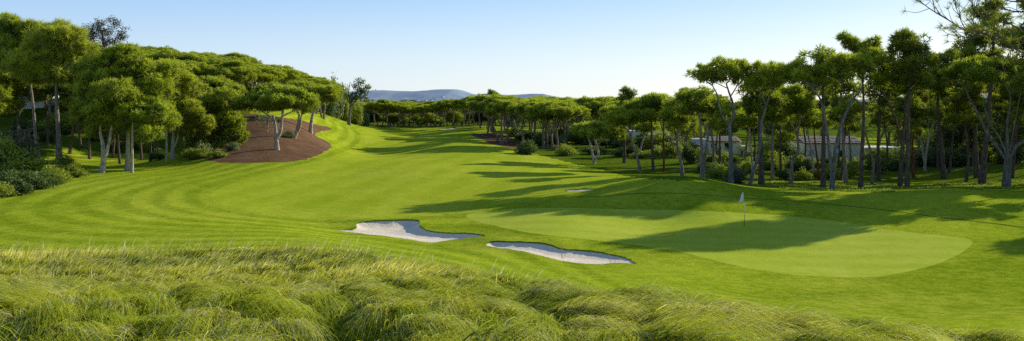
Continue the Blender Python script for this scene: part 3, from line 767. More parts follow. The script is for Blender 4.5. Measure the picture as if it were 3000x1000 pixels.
for i, (x, Y) in enumerate(poisson(44, fround, 8)):
    dup(RT[(i + 1) % 4], (x, Y, gz(x, Y)), i * 1.7, (1.25, 1.25, random.uniform(.5, .85)), 'rounded bushy tree in the undergrowth beyond the end of the fairway', 'undergrowth trees beyond the fairway')
def rback():
    Y = random.uniform(150, 290); px = random.uniform(2020, 3060); x = (px - CX) / F * Y
    if Y < 178 and 2030 < px < 2660: return None
    if 2380 < px < 2640 and Y > 200 : return None
    return x, Y
for i, (x, Y) in enumerate(poisson(58, rback, 7)):
    top = random.uniform(290, 345)
    h = min(max(CZ - (top - HY) / F * Y - gz(x, Y), 6), 13)
    put(UM[i % 6], CX + F * x / Y, Y, h, 'pine in the background wood behind the tall trunks on the right', 'background pines behind the tall trunks', wide=1.05)

# ------------------------------------------------------------------ tall pines right of and behind the green
T = 'stone_pine'
hero(T, 'low bright umbrella pine on twisted pale stems, alone left of the houses', 119,
     [S(1741, 479, 8, 1738, 462, 7, 1731, 430, 7, 1724, 405, 5, 1715, 390, 3), S(1741, 476, 8, 1752, 455, 8, 1752, 440, 7, 1745, 415, 6, 1742, 395, 4), S(1750, 435, 4, 1762, 415, 3, 1790, 400, 2)],
     [(1740, 372, 46, 11), (1700, 380, 32, 12), (1780, 384, 40, 12), (1745, 385, 50, 9), (1815, 388, 20, 9)], 'pine_soft', 'bark_pale', 30, L=.32, cover=1.3)
hero(T, 'straight dark pine whose ragged top rises above the right belt skyline', 121, [S(1829, 472, 9, 1830, 400, 8, 1836, 330, 5, 1840, 275, 3)],
     [(1832, 270, 15, 7), (1850, 277, 13, 7), (1835, 292, 24, 8), (1852, 305, 34, 10), (1825, 318, 40, 12), (1850, 340, 40, 12)], 'pine_dark', 'bark_dark', 31, L=.38, cover=1.0)
hero(T, 'leaning pine with a long diagonal trunk at the right edge of the fairway rough', 102, [S(1877, 507, 9, 1867, 462, 8, 1850, 410, 7, 1838, 380, 5, 1812, 372, 3), S(1850, 408, 5, 1852, 385, 4, 1860, 360, 2)],
     [(1840, 345, 48, 16), (1795, 338, 40, 14), (1880, 340, 40, 14), (1810, 355, 40, 10)], 'pine', 'bark', 32, L=.36, cover=1.2)
hero(T, 'dark straight pine with a flat wide crown, left of the red-trunked one', 103, [S(1914, 505, 9, 1911, 450, 9, 1908, 380, 7, 1908, 330, 4)],
     [(1905, 318, 58, 14), (1950, 318, 48, 15), (1870, 316, 44, 13), (1915, 300, 50, 13), (1960, 335, 40, 10)], 'pine', 'bark_dark', 33, L=.36, cover=1.2)
hero(T, 'thin straight pine with a reddish trunk on the right slope', 104, [S(1945, 502, 6, 1945, 440, 6, 1945, 360, 4)], [(1945, 345, 32, 10), (1960, 330, 30, 10)], 'pine', 'bark_red', 34, L=.36, cover=1.0)
hero(T, 'dark trunked pine with a long limb reaching left, at the end of the mound', 94, [S(2000, 516, 11, 1994, 470, 10, 1984, 425, 8, 1987, 370, 6, 1990, 330, 4), S(1984, 425, 6, 1960, 412, 5, 1943, 385, 4, 1935, 360, 3)],
     [(1990, 300, 42, 16), (2020, 312, 30, 15), (1985, 365, 30, 14), (1955, 335, 30, 12), (2010, 350, 24, 14)], 'pine', 'bark', 35, L=.36, cover=1.0)
hero(T, 'pale twisted pine further back between the leaning and the straight trunk', 138, [S(1875, 457, 7, 1877, 435, 6, 1884, 410, 5, 1890, 390, 3)], [(1885, 372, 34, 12), (1905, 365, 28, 12)], 'pine', 'bark_pale', 36, L=.36, cover=1.1)
hero(T, 'twin-stemmed pine with an open wide crown at the left end of the tall group', 84, [S(2057, 532, 12, 2056, 460, 10, 2051, 380, 8, 2048, 340, 6, 2030, 318, 3), S(2060, 528, 11, 2068, 450, 9, 2080, 385, 7, 2086, 345, 5), S(2051, 345, 4, 2060, 310, 3)],
     [(2045, 282, 44, 14), (2080, 300, 40, 17), (2015, 290, 34, 16), (2052, 318, 42, 14), (2098, 335, 34, 16), (2000, 325, 28, 12), (2090, 362, 28, 12)], 'pine', 'bark', 40, L=.33, cover=.95)
hero(T, 'tall pine with an S-shaped fork on a pale trunk, flat crown', 81, [S(2142, 543, 14, 2141, 470, 12, 2139, 400, 10, 2137, 370, 9, 2147, 345, 8, 2147, 310, 7, 2135, 275, 6, 2125, 245, 4), S(2137, 370, 7, 2121, 345, 6, 2109, 312, 5, 2106, 280, 4, 2092, 250, 3), S(2138, 282, 4, 2160, 250, 3, 2168, 220, 2), S(2130, 262, 3, 2100, 245, 2)],
     [(2080, 212, 42, 18), (2130, 200, 45, 18), (2180, 196, 45, 17), (2216, 200, 24, 14), (2110, 232, 38, 13), (2160, 222, 38, 13), (2060, 225, 24, 12)], 'pine', 'bark_grey', 41, L=.33, cover=1.15)
hero(T, 'tall pine with a long pale trunk leaning to the right behind the flagstick', 80, [S(2196, 548, 12, 2204, 510, 11, 2218, 470, 10, 2228, 415, 9, 2230, 365, 8, 2245, 310, 7, 2256, 275, 5, 2275, 248, 3), S(2245, 310, 5, 2222, 268, 3, 2205, 250, 2)],
     [(2225, 225, 40, 18), (2265, 214, 44, 20), (2300, 206, 30, 17), (2250, 245, 44, 13), (2312, 228, 20, 15), (2200, 245, 24, 12)], 'pine', 'bark_grey', 42, L=.33, cover=1.15)
hero(T, 'thick dark straight pine just right of the leaning pale trunk', 86, [S(2231, 530, 16, 2228, 440, 14, 2224, 360, 11, 2222, 300, 7)],
     [(2225, 268, 44, 16), (2200, 300, 38, 15), (2255, 300, 40, 16), (2225, 325, 36, 13)], 'pine_dark', 'bark_dark', 43, L=.36, cover=1.0)
hero(T, 'pine with a many-limbed crown, half hidden right of the thick dark trunk', 95, [S(2264, 523, 10, 2262, 440, 9, 2264, 370, 7, 2266, 335, 4), S(2263, 430, 5, 2240, 385, 4, 2232, 350, 2)],
     [(2265, 330, 40, 18), (2290, 345, 30, 16), (2240, 340, 28, 15), (2275, 305, 36, 14)], 'pine', 'bark', 44, L=.36, cover=1.0)
hero(T, 'thin ruler-straight pine trunk in front of the distant lawn', 98, [S(2287, 515, 7, 2285, 440, 7, 2284, 350, 5)], [(2288, 318, 36, 16), (2300, 295, 32, 14), (2300, 400, 24, 20)], 'pine', 'bark_dark', 45, L=.36, cover=1.0)
hero(T, 'pine with a strongly curved trunk and a low fork left of the big house', 88, [S(2317, 529, 11, 2321, 480, 10, 2338, 440, 9, 2336, 400, 8, 2343, 350, 6, 2340, 320, 4), S(2337, 405, 7, 2322, 365, 6, 2315, 330, 3)],
     [(2330, 300, 44, 18), (2355, 315, 34, 18), (2310, 315, 34, 16), (2335, 275, 40, 14), (2365, 345, 24, 14)], 'pine', 'bark', 46, L=.35, cover=1.05)
hero(T, 'thick straight dark pine in front of the big house wall', 84, [S(2412, 546, 14, 2411, 440, 12, 2411, 350, 11, 2406, 240, 7)], [(2400, 215, 42, 16), (2375, 235, 36, 14), (2425, 250, 34, 14)], 'pine_dark', 'bark_dark', 47, L=.36, cover=1.0)
hero(T, 'big V-shaped pine with two pale stems before the big house', 78, [S(2438, 557, 15, 2440, 520, 14, 2450, 430, 12, 2473, 345, 11, 2500, 292, 8, 2523, 262, 5, 2530, 240, 3), S(2438, 540, 12, 2431, 460, 10, 2420, 380, 9, 2404, 300, 7, 2380, 262, 4), S(2492, 305, 5, 2472, 255, 3)],
     [(2358, 206, 42, 22), (2402, 165, 44, 20), (2450, 184, 54, 20), (2502, 188, 48, 22), (2540, 202, 28, 18), (2420, 215, 54, 15), (2335, 222, 30, 16), (2480, 215, 44, 14), (2380, 235, 34, 14)], 'pine', 'bark_grey', 48, L=.33, cover=1.1)
hero(T, 'straight brown pine just right of the V-shaped one, in front of the house roof', 92, [S(2479, 527, 11, 2473, 440, 9, 2470, 350, 8, 2466, 250, 5)], [(2466, 240, 40, 16), (2490, 262, 30, 14), (2445, 262, 30, 14)], 'pine', 'bark', 49, L=.36, cover=.9)
hero(T, 'dark pine with the crown reaching out highest to the left, right of the house front', 84, [S(2521, 545, 12, 2526, 440, 11, 2530, 350, 10, 2529, 260, 7, 2520, 180, 4), S(2529, 275, 5, 2556, 255, 4, 2575, 240, 2)],
     [(2480, 118, 20, 9), (2505, 135, 34, 13), (2540, 140, 34, 15), (2560, 132, 18, 10), (2525, 165, 50, 18), (2565, 170, 34, 18), (2550, 200, 44, 16)], 'pine', 'bark_dark', 50, L=.36, cover=1.05)
hero(T, 'slim curved pine crossing in front of the house end wall', 92, [S(2554, 530, 9, 2557, 478, 9, 2542, 423, 8, 2526, 380, 6, 2494, 338, 3)], [(2500, 312, 36, 14), (2475, 325, 26, 12)], 'pine', 'bark', 51, L=.36, cover=.8)
hero(T, 'dark straight pine between the palm and the lamp post', 100, [S(2575, 518, 11, 2572, 430, 9, 2575, 350, 8, 2575, 280, 5)], [(2580, 235, 48, 20), (2600, 262, 36, 18), (2560, 262, 36, 18), (2582, 300, 40, 15)], 'pine_dark', 'bark_dark', 52, L=.38, cover=1.0)
hero(T, 'dark pine with a thin side stem reaching up to the left, beside the lamp post', 84, [S(2636, 545, 12, 2644, 450, 11, 2654, 350, 9, 2662, 270, 6), S(2644, 420, 7, 2622, 340, 6, 2596, 285, 4, 2585, 262, 2)],
     [(2640, 215, 40, 18), (2612, 200, 34, 18), (2668, 235, 34, 18), (2640, 262, 36, 14), (2590, 240, 30, 14)], 'pine', 'bark_dark', 53, L=.36, cover=1.0)
hero(T, 'tall dark pine with the rounded highest top of the group, right of the lamp post', 82, [S(2658, 550, 13, 2660, 450, 12, 2663, 340, 11, 2667, 220, 8, 2662, 130, 4)],
     [(2660, 112, 34, 16), (2642, 138, 34, 18), (2684, 136, 32, 20), (2660, 170, 46, 20), (2690, 195, 42, 20), (2640, 200, 36, 18), (2672, 235, 42, 16), (2645, 122, 20, 10)], 'pine_dark', 'bark_dark', 54, L=.38, cover=1.1)
hero(T, 'thin reddish pine trunk behind the tall dark one', 105, [S(2677, 514, 7, 2674, 430, 6, 2675, 330, 4)], [(2690, 280, 34, 16), (2670, 300, 30, 14)], 'pine_dark', 'bark_red', 55, L=.38, cover=.9)
hero(T, 'pine with a dark trunk alone on the shaded lawn, middle of the right group', 103, [S(2765, 520, 13, 2758, 420, 11, 2748, 330, 9, 2747, 260, 6)],
     [(2755, 178, 42, 18), (2735, 212, 44, 20), (2775, 215, 44, 20), (2745, 250, 48, 18), (2790, 165, 20, 12), (2710, 250, 34, 18), (2770, 275, 40, 14), (2725, 170, 22, 14)], 'pine_dark', 'bark_dark', 56, L=.38, cover=1.0)
hero(T, 'pale double-stemmed slim pine in front of the white-flowered hedge', 116, [S(2708, 502, 8, 2712, 460, 7, 2722, 400, 6, 2735, 365, 4), S(2709, 490, 6, 2701, 440, 5, 2685, 360, 3)], [(2725, 325, 50, 18), (2760, 335, 36, 18), (2695, 320, 36, 16), (2740, 302, 44, 14)], 'pine_soft', 'bark_pale', 57, L=.38, cover=.9)
hero(T, 'dark straight pine in the deep shade left of the tallest trunk at right', 100, [S(2862, 520, 14, 2861, 430, 13, 2860, 330, 10, 2858, 250, 6)], [(2850, 230, 44, 16), (2875, 245, 40, 14), (2835, 255, 36, 14)], 'pine_dark', 'bark_dark', 58, L=.38, cover=.9)
hero('maritime_pine', 'tallest sparse pine at right, thick leaning trunk running up to the top of the photo', 90, [S(2876, 537, 19, 2884, 450, 17, 2893, 340, 14, 2905, 200, 10, 2909, 60, 5), S(2907, 150, 3, 2950, 135, 2), S(2906, 170, 3, 2860, 150, 2), S(2908, 110, 3, 2860, 88, 2)],
     [(2885, 40, 34, 12), (2920, 60, 34, 12), (2860, 90, 40, 12), (2940, 100, 36, 12), (2840, 130, 40, 12), (2890, 125, 40, 12), (2830, 160, 40, 13), (2930, 160, 44, 12), (2870, 175, 44, 12), (2905, 20, 26, 12)], 'pine_dark', 'bark_dark', 59, L=.42, cover=.6)
hero(T, 'gnarled pine with a short thick forked trunk and bright flat crown, nearest the right edge', 80, [S(2947, 549, 22, 2948, 500, 22, 2949, 465, 20), S(2947, 472, 11, 2928, 440, 10, 2890, 385, 8, 2868, 335, 7, 2842, 290, 5, 2830, 250, 3), S(2950, 468, 10, 2951, 420, 9, 2947, 370, 8, 2955, 300, 7, 2951, 272, 5, 2930, 240, 3), S(2950, 440, 7, 2927, 402, 6, 2902, 365, 5, 2880, 300, 3), S(2955, 468, 12, 2975, 430, 11, 3000, 412, 9), S(2954, 300, 4, 2985, 262, 3, 2995, 240, 2)],
     [(2828, 204, 54, 16), (2880, 198, 54, 16), (2930, 196, 50, 17), (2975, 186, 46, 19), (2850, 225, 56, 12), (2920, 222, 50, 12), (2985, 222, 36, 16), (2800, 215, 30, 12)], 'pine', 'bark_grey', 60, L=.33, cover=1.2)
for px, py, ln, Yk, i in [(2092, 487, -9, 114, 0), (2109, 492, 0, 113, 1), (2180, 492, 14, 112, 2), (2206, 520, -8, 100, 3), (2386, 513, -18, 104, 4), (2400, 530, -12, 98, 5), (2455, 510, 6, 106, 6), (2495, 505, -6, 108, 7)]:
    hero(T, ['thin pine stem leaning left between the twin-stemmed and the S-forked trunk', 'thin dark pine stem just left of the S-forked trunk', 'slim pine leaning right behind the S-forked trunk', 'slim pale-edged stem bent left behind the leaning pale trunk',
             'slim wavy pine stem crossing the left end of the house', 'slim reddish stem bowing left beside the thick dark house-front trunk', 'thin dark stem seen between the arms of the V-shaped pine', 'straight brown stem in front of the dark house doorway'][i], Yk,
         [S(px, py, 8, px + ln * .35, py - 55, 7, px + ln, py - 120, 6, px + ln * 1.2, py - 165, 3)], [(px + ln * 1.3, py - 178, 38, 15), (px + ln * 1.3 + 22, py - 165, 30, 13), (px + ln - 24, py - 168, 28, 13)], 'pine', ['bark', 'bark_dark', 'bark', 'bark_pale', 'bark_pale', 'bark_red', 'bark_dark', 'bark'][i], 70 + i, L=.36, cover=.9)

def slim():
    Y = random.uniform(90, 132); px = random.uniform(2010, 3000); x = (px - CX) / F * Y
    return x, Y
for i, (x, Y) in enumerate(poisson(20, slim, 3.6)):
    top = random.uniform(195, 300) if x / Y > .3 else random.uniform(255, 315)
    h = CZ - (top - HY) / F * Y - gz(x, Y); s = h / 14
    dup(TP[i % 3], (x, Y, gz(x, Y)), i * 2.1, (s * .95, s * .95, s), 'slim dark pine among the crowded trunks behind the front row at right', 'slim pines behind the front row at right')
for i, (px, Y, H) in enumerate([(3060, 84, 16), (3120, 92, 16), (3180, 86, 16), (3260, 98, 15), (3340, 88, 14), (3420, 100, 15), (3500, 90, 14), (3080, 104, 15)]):
    x = (px - CX) / F * Y; s = H / 14
    dup(TP[i % 3], (x, Y, gz(x, Y)), i * 2.3, (s * 1.0, s * 1.0, s), 'slim pine just beyond the right edge, throwing its trunk shadow on the bank', 'slim pines beyond the right edge')

# dark rounded trees in the shade at right
for i, (lab, px, by, Y, bl) in enumerate([
    ('dark round tree behind the lone dark trunk, lit only along its upper edge', 2815, 470, 128, [(2800, 385, 60, 34), (2840, 350, 60, 30), (2780, 350, 50, 26), (2830, 420, 66, 34), (2770, 420, 50, 34)]),
    ('darkest round tree at the right edge behind the gnarled pine', 2985, 480, 118, [(2990, 340, 60, 40), (2960, 390, 50, 40), (3020, 400, 60, 50), (2985, 440, 60, 34)]),
    ('dark wide bush-like tree between the two shaded straight trunks at right', 2900, 478, 124, [(2900, 420, 50, 34), (2890, 380, 44, 30), (2925, 450, 50, 24)]),
    ('bright leafy round pine lit from behind, right of the white-flowered hedge', 2780, 470, 142, [(2785, 320, 50, 20), (2740, 335, 44, 22), (2820, 328, 40, 20)])]):
    hero('round_tree', lab, Y, [S(px, by, 10, px, by - 60, 8, px, by - 110, 5)], bl, 'leaf_dark' if i < 3 else 'pine_soft', 'bark_dark', 90 + i, L=.3, W=.16, cr=.6, cover=1.0, kind='leaf' if i < 3 else 'needle', tpc=16, k=4, cat='tree', top=.1)

# shrubs under the right group
for i, (px, py, w) in enumerate([(2095, 505, 60), (2120, 515, 60), (2165, 525, 50), (2330, 515, 60), (2365, 515, 50), (2350, 530, 50), (2395, 525, 40), (2255, 480, 60), (2295, 490, 50), (2070, 470, 70), (2130, 470, 60), (2200, 470, 60), (2430, 500, 60), (2500, 500, 70)]):
    put_shrub((sh_leaf + sh_dark)[(i * 5 + 1) % 6], px, py, w, 'loose green bush on the shaded ground between the tall trunks', 'bushes between the tall trunks', random.uniform(.8, 1.2), random.uniform(92, 112))
put_shrub(sh_grey, 2163, 530, 70, 'grey-green olive-like bush with bare stems right of the S-forked trunk', None, 1.3, 84)
for i, px in enumerate(range(2570, 2880, 40)):
    put_shrub(sh_pale[i % 2] if px > 2660 else sh_leaf[i % 3], px, 480, 78, 'white-flowered hedge bush beyond the lamp post' if px > 2660 else 'green hedge bush along the wall of the big house',
              'white-flowered hedge bushes' if px > 2660 else 'hedge bushes by the big house', 1.0, 126)
for i, px in enumerate(range(1840, 1975, 22)):
    put_shrub((sh_dark + sh_leaf)[(i * 5 + 2) % 6], px, 450, 60, 'tall bush half hiding the cream house with stepped walls', 'bushes before the cream house', 1.5, 143 + i % 3)
for i in range(40):
    px = random.uniform(1985, 3000); Y = random.uniform(112, 134)
    if 2335 < px < 2570 or 2030 < px < 2090 or 2130 < px < 2180: continue
    put_shrub((sh_dark + sh_leaf)[i % 6], px, 450, random.uniform(60, 100), 'bush of the dark undergrowth belt behind the tall trunks', 'undergrowth belt behind the tall trunks', random.uniform(.7, 1.25), Y)
for i, (px, w_) in enumerate([(2352, 52), (2388, 44), (2430, 56), (2470, 40), (2505, 54), (2545, 50), (2050, 50), (2085, 46), (2140, 50)]):
    put_shrub((sh_leaf + sh_dark)[(i * 2) % 6], px, 450, w_, 'low bush against the foot of the pale house walls', 'bushes at the foot of the house walls', random.uniform(.9, 1.3), 119 + i % 4)
for i, px in enumerate(range(1560, 2360, 46)):
    Y = 132 + random.uniform(-4, 8)
    if 2030 < px < 2180 or px > 2330 or (px < 1840 and i % 2): continue
    put_shrub((sh_dark + sh_leaf)[(i * 5) % 6], px + random.uniform(-10, 10), 450, random.uniform(60, 95), 'bush in the dark hedge line in front of the small houses', 'hedge bushes before the small houses', random.uniform(.4, .8), Y)
for i, (px, py, w) in enumerate([(1640, 425, 40), (1628, 442, 24), (1660, 440, 24)]):
    put_shrub(sh_pale[i % 2], px, py, w, ['pale grey-green bush between leaning trunks in the right belt', 'small bright bush at a trunk foot in the right belt', 'small pale bush right of the leaning belt trunks'][i], None, 1.1)
for i in range(14):
    px = 1520 + i * 22; Y = random.uniform(158, 185)
    put_shrub(sh_dark[i % 3], px, 420, 70, 'dark undergrowth bush between the trunks of the right belt', 'undergrowth of the right belt', .7, Y)

# low rough grass tufts along the mound crest and under the tall pines
def blades(x, y, h, lean, wid, seg, rng, tint, curl=1.0, lift=0.0):
    """x,y roots; lean (n,2) unit-ish; returns verts, quads, tint"""
    n = len(x); z = ground_z(x, y) + terrain_extra(np.array(x), np.array(y)) + lift
    t = np.linspace(0, 1, seg + 1)
    up = h[:, None] * t * (1 - .90 * np.clip(curl, 0, 1.15)[:, None] * t)
    out = h[:, None] * (.15 + .75 * np.clip(curl, 0, 1.1)[:, None]) * t ** (1.0 + .9 * np.clip(1.1 - curl, 0, 1))[:, None]
    px_ = x[:, None] + lean[:, :1] * out; py_ = y[:, None] + lean[:, 1:] * out; pz = z[:, None] + up
    a = rng.uniform(0, 6.28, n); sx = np.cos(a)[:, None]; sy = np.sin(a)[:, None]
    w = wid[:, None] * (1 - t ** 1.5) * .5 + .0006
    L = np.stack([px_ - sx * w, py_ - sy * w, pz], -1); R = np.stack([px_ + sx * w, py_ + sy * w, pz], -1)
    v = np.stack([L, R], 2).reshape(n, -1, 3)
    k = np.arange(seg) * 2; q = np.stack([k, k + 1, k + 3, k + 2], -1)
    f = (q[None] + (np.arange(n) * (seg + 1) * 2)[:, None, None]).reshape(-1, 4)
    hgt = np.repeat(np.tile(t, (n, 1)), 2, axis=1)
    col = np.stack([np.repeat(tint[:, None], (seg + 1) * 2, 1), hgt, np.repeat(rng.uniform(.66, 1.22, (n, 1)), (seg + 1) * 2, 1)], -1)
    return v.reshape(-1, 3), f, col.reshape(-1, 3)
def mk_blade_mat(name, root, a, b, c):
    m, nt = mat(name); n = N(nt); at = n.attr('tint'); sp = n('ShaderNodeSeparateColor'); nt.links.new(at.outputs['Color'], sp.inputs[0])
    tn, hg = sp.outputs[0], sp.outputs[1]
    col = n.mix(n.ramp(tn, 0, .5), a, b); col = n.mix(n.ramp(tn, .5, 1.0), col, c)
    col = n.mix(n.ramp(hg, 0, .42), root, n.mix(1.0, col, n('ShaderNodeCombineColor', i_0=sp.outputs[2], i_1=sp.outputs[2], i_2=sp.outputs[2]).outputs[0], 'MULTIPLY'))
    d = n('ShaderNodeBsdfDiffuse', i_Color=col); t = n('ShaderNodeBsdfTranslucent', i_Color=col); g = n('ShaderNodeBsdfGlossy', i_Roughness=.38, i_Color=(1, 1, .9, 1))
    s1 = n('ShaderNodeMixShader', i_0=.50, i_1=d.outputs[0], i_2=t.outputs[0]); s2 = n('ShaderNodeMixShader', i_0=.03, i_1=s1.outputs[0], i_2=g.outputs[0])
    n.out(s2.outputs[0]); return m
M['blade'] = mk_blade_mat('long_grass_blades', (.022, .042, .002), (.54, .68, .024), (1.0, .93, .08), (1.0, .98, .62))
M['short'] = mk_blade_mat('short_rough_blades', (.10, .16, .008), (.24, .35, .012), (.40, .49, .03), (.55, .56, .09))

def flow(x, y):
    a = -.50 + 2.4 * (fbm(x / 4.5 + 3, y / 5.5 + 9, 2) - .5)
    return a
def wild_grass():
    rng = np.random.default_rng(11); V, Fq, T = [], [], []; off = 0
    # tufts: elongated domes of combed-over grass with dark clefts between
    kx, ky = [], []
    for y0, y1, den in ((5, 12, 1.5), (12, 20, 1.5), (20, 30, 1.3), (30, 48, .8)):
        wx = .74 * y1 + 2; n = int(2 * wx * (y1 - y0) * den); kx.append(rng.uniform(-wx, wx, n)); ky.append(rng.uniform(y0, y1, n))
    kx = np.concatenate(kx); ky = np.concatenate(ky); nk = len(kx)
    ka = flow(kx, ky) + rng.normal(size=nk) * .38; nr = np.clip((22 - ky) / 8, 0, 1); kh = rng.uniform(.14, .46, nk) + .20 * nr; kl = rng.uniform(.50, 1.0, nk) * (1 + .30 * nr); kc = rng.normal(size=nk)
    X, Yv = [], []
    for y0, y1, den in ((6, 9.5, 240), (9.5, 14, 560), (14, 19, 420), (19, 26, 240), (26, 34, 130), (34, 48, 80)):
        wx = .72 * y1 + 1; n = int(2 * wx * (y1 - y0) * den); xx = rng.uniform(-wx, wx, n); yy = rng.uniform(y0, y1, n)
        m = (np.abs(xx) < .70 * yy + 1); X.append(xx[m]); Yv.append(yy[m])
    x = np.concatenate(X); y = np.concatenate(Yv); m = WILD_TEST(x, y) > 0; x, y = x[m], y[m]; n = len(x)
    best = np.full(n, 1e9); bi = np.zeros(n, int); order = np.argsort(y); x, y = x[order], y[order]
    for s in range(0, n, 2500):
        e = slice(s, s + 2500); cand = np.where((ky > y[e].min() - 2.2) & (ky < y[e].max() + 2.2))[0]
        dx = x[e, None] - kx[cand]; dy = y[e, None] - ky[cand]; ca_, sa_ = np.cos(ka[cand]), np.sin(ka[cand])
        al = dx * ca_ + dy * sa_; pe = -dx * sa_ + dy * ca_
        q = (al / (1.0 * kl[cand])) ** 2 + (pe / (.52 * kl[cand])) ** 2; k_ = q.argmin(1); bi[e] = cand[k_]; best[e] = q[np.arange(len(k_)), k_]
    d = edge_dist(WILD, x, y); ed = np.clip(.15 + d / (1.6 + 3.5 * np.clip((y - 22) / 14, 0, 1)), .15, 1)
    gold = .25 * np.clip((fbm(x / 4 + 40, y / 5 + 7, 3) - .5) * 5, 0, 1)
    for (gx, gy, sx, sy, g_) in ((-3.6, 25, 2.2, 3.8, 1.0), (-7, 38, 7, 4, .85), (-17, 36, 8, 6, .8), (-9, 26, 3, 3, .6), (-14, 25, 3, 3, .5), (-22, 33, 5, 4, .7), (-1, 31, 2.5, 2.5, .5), (-6, 19, 1.8, 1.8, .5)):
        gold = gold + g_ * np.exp(-((x - gx) / sx) ** 2 - ((y - gy) / sy) ** 2)
    gold = np.clip(gold, 0, 1); upl = np.clip((y - 24) / 12, 0, 1)
    dome = np.clip(1.05 - best, 0, 1) ** .75
    lift = kh[bi] * dome * ed * (1 - .35 * gold)
    keep = rng.random(n) < np.clip(.02 + 1.1 * dome ** 1.3 + .5 * gold, 0, 1); x, y, d, ed, gold, upl, dome, lift, bi = [t_[keep] for t_ in (x, y, d, ed, gold, upl, dome, lift, bi)]; n = len(x)
    a = ka[bi] + rng.normal(size=n) * .20; lean = np.stack([np.cos(a), np.sin(a)], 1)
    h = (.54 + .20 * rng.normal(size=n).clip(-1.5, 1.5)) * ed * (1 + .15 * gold) * kl[bi] ** .4
    curl = np.clip((1.16 - .30 * upl - .55 * gold) + rng.normal(size=n) * .13, .1, 1.15)
    tint = np.clip(.10 + .46 * gold + .07 * kc[bi] + .30 * dome * (kh[bi] - .15) + rng.normal(size=n) * .15, 0, .66)
    straw = rng.random(n) < (.04 + .22 * dome * (kc[bi] > .2)); tint[straw] = rng.uniform(.68, 1, straw.sum())
    wid = np.where(y < 14, .013, np.where(y < 20, .016, np.where(y < 28, .021, .028))) * rng.uniform(.7, 1.3, n)
    v, f, c = blades(x, y, h, lean, wid, 4, rng, tint, curl, lift); V.append(v); Fq.append(f); T.append(c); off = len(v)
    # tall seeding stalks
    n2 = 7000; yy = rng.uniform(12, 44, n2); xx = rng.uniform(-.7, .7, n2) * yy; k = (WILD_TEST(xx, yy) > 0) & (rng.random(n2) < np.clip((yy - 10) / 22, .08, 1)); xx, yy = xx[k], yy[k]; n2 = len(xx)
    a = flow(xx, yy) + rng.normal(size=n2) * .7
    v, f, c = blades(xx, yy, rng.uniform(.6, 1.15, n2), np.stack([np.cos(a), np.sin(a)], 1), .0011 * yy ** .55 * 2.2, 5, rng, rng.uniform(.55, 1.0, n2), rng.uniform(.25, .8, n2), .1)
    V.append(v); Fq.append(f + off); T.append(c)
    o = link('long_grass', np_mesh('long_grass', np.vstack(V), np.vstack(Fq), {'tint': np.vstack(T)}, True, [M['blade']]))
    tag(o, 'long wind-combed grass covering the foreground bank', None, None, 'stuff'); print('grass blades', n, n2)
wild_grass()
def short_grass():
    rng = np.random.default_rng(12)
    n = 60000; y = rng.uniform(14, 46, n); x = rng.uniform(-.72, .72, n) * y
    d = edge_dist(WILD, x, y)
    k = (WILD_TEST(x, y) == 0) & (rng.random(n) < np.exp(-d / 1.6))
    for b in BUNK[:2] + [GREEN]: k &= ~inside(b, x, y)
    x, y = x[k], y[k]; n = len(x); a = rng.uniform(0, 6.28, n)
    v, f, c = blades(x, y, rng.uniform(.05, .22, n) * np.exp(-d[k] / 3), np.stack([np.cos(a), np.sin(a)], 1), np.full(n, .014) * (y / 25) , 3, rng, rng.uniform(.1, .8, n), rng.uniform(.3, 1, n))
    V, Fq, T = [v], [f], [c]; off = len(v)
    # unmown strip behind the mound and under the pines
    n = 50000; px = rng.uniform(1950, 3050, n); Y = rng.uniform(70, 92, n); x = (px - CX) / F * Y; y = Y
    k = (fbm(x / 3, y / 3) > .42); x, y = x[k], y[k]; k = y > 66 + 10 * (vnoise(x / 4, y * 0 + 3) ) + np.where(x < 24, 8, 2); x, y = x[k], y[k]; n = len(x); a = rng.uniform(0, 6.28, n)
    v, f, c = blades(x, y, rng.uniform(.12, .4, n), np.stack([np.cos(a), np.sin(a)], 1), np.full(n, .05), 3, rng, rng.uniform(.05, .5, n), rng.uniform(.3, 1, n))
    V.append(v); Fq.append(f + off); T.append(c)
    o = link('rough_grass_fringe', np_mesh('rough_grass_fringe', np.vstack(V), np.vstack(Fq), {'tint': np.vstack(T)}, True, [M['short']]))
    tag(o, 'short ragged grass fringing the long grass and the ground under the tall pines', None, None, 'stuff')
short_grass()

# far wood: one mass
def far_wood():
    rng = np.random.default_rng(21); B = []
    n = 2600; Y = rng.uniform(390, 1500, n) ; u = rng.uniform(-.75, .9, n); x = u * Y; z = ground_z(x, Y)
    V, S_, = [], []
    top = CZ - (299 - HY) / F * Y
    k = 26; h = rng.uniform(6.0, 9.0, n) * (1 + .25 * (rng.random(n) < .1))
    r = rng.uniform(4, 7, n) * (Y / 700) ** .35
    d = unit(rng.normal(size=(n, k, 3)) + np.array([0, 0, .8])); p = np.stack([x, Y, z + h - 1.8], 1)[:, None, :] + d * np.stack([r, r, np.full(n, 1.9)], 1)[:, None, :] * rng.uniform(.6, 1, (n, k, 1))
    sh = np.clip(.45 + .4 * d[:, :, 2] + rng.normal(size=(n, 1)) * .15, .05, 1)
    v, s = tufts(p.reshape(-1, 3), d.reshape(-1, 3), 1.9, 1.5, 5, sh.ravel(), rng, .9)
    # dark filled skirts
    o = link('far_wood', np_mesh('far_wood', v, np.arange(len(v)).reshape(-1, 3), {'shade': s}, False, [M['leaf_far']]))
    tag(o, 'far-off pine wood spreading to the foot of the hills', None, None, 'stuff')
far_wood()

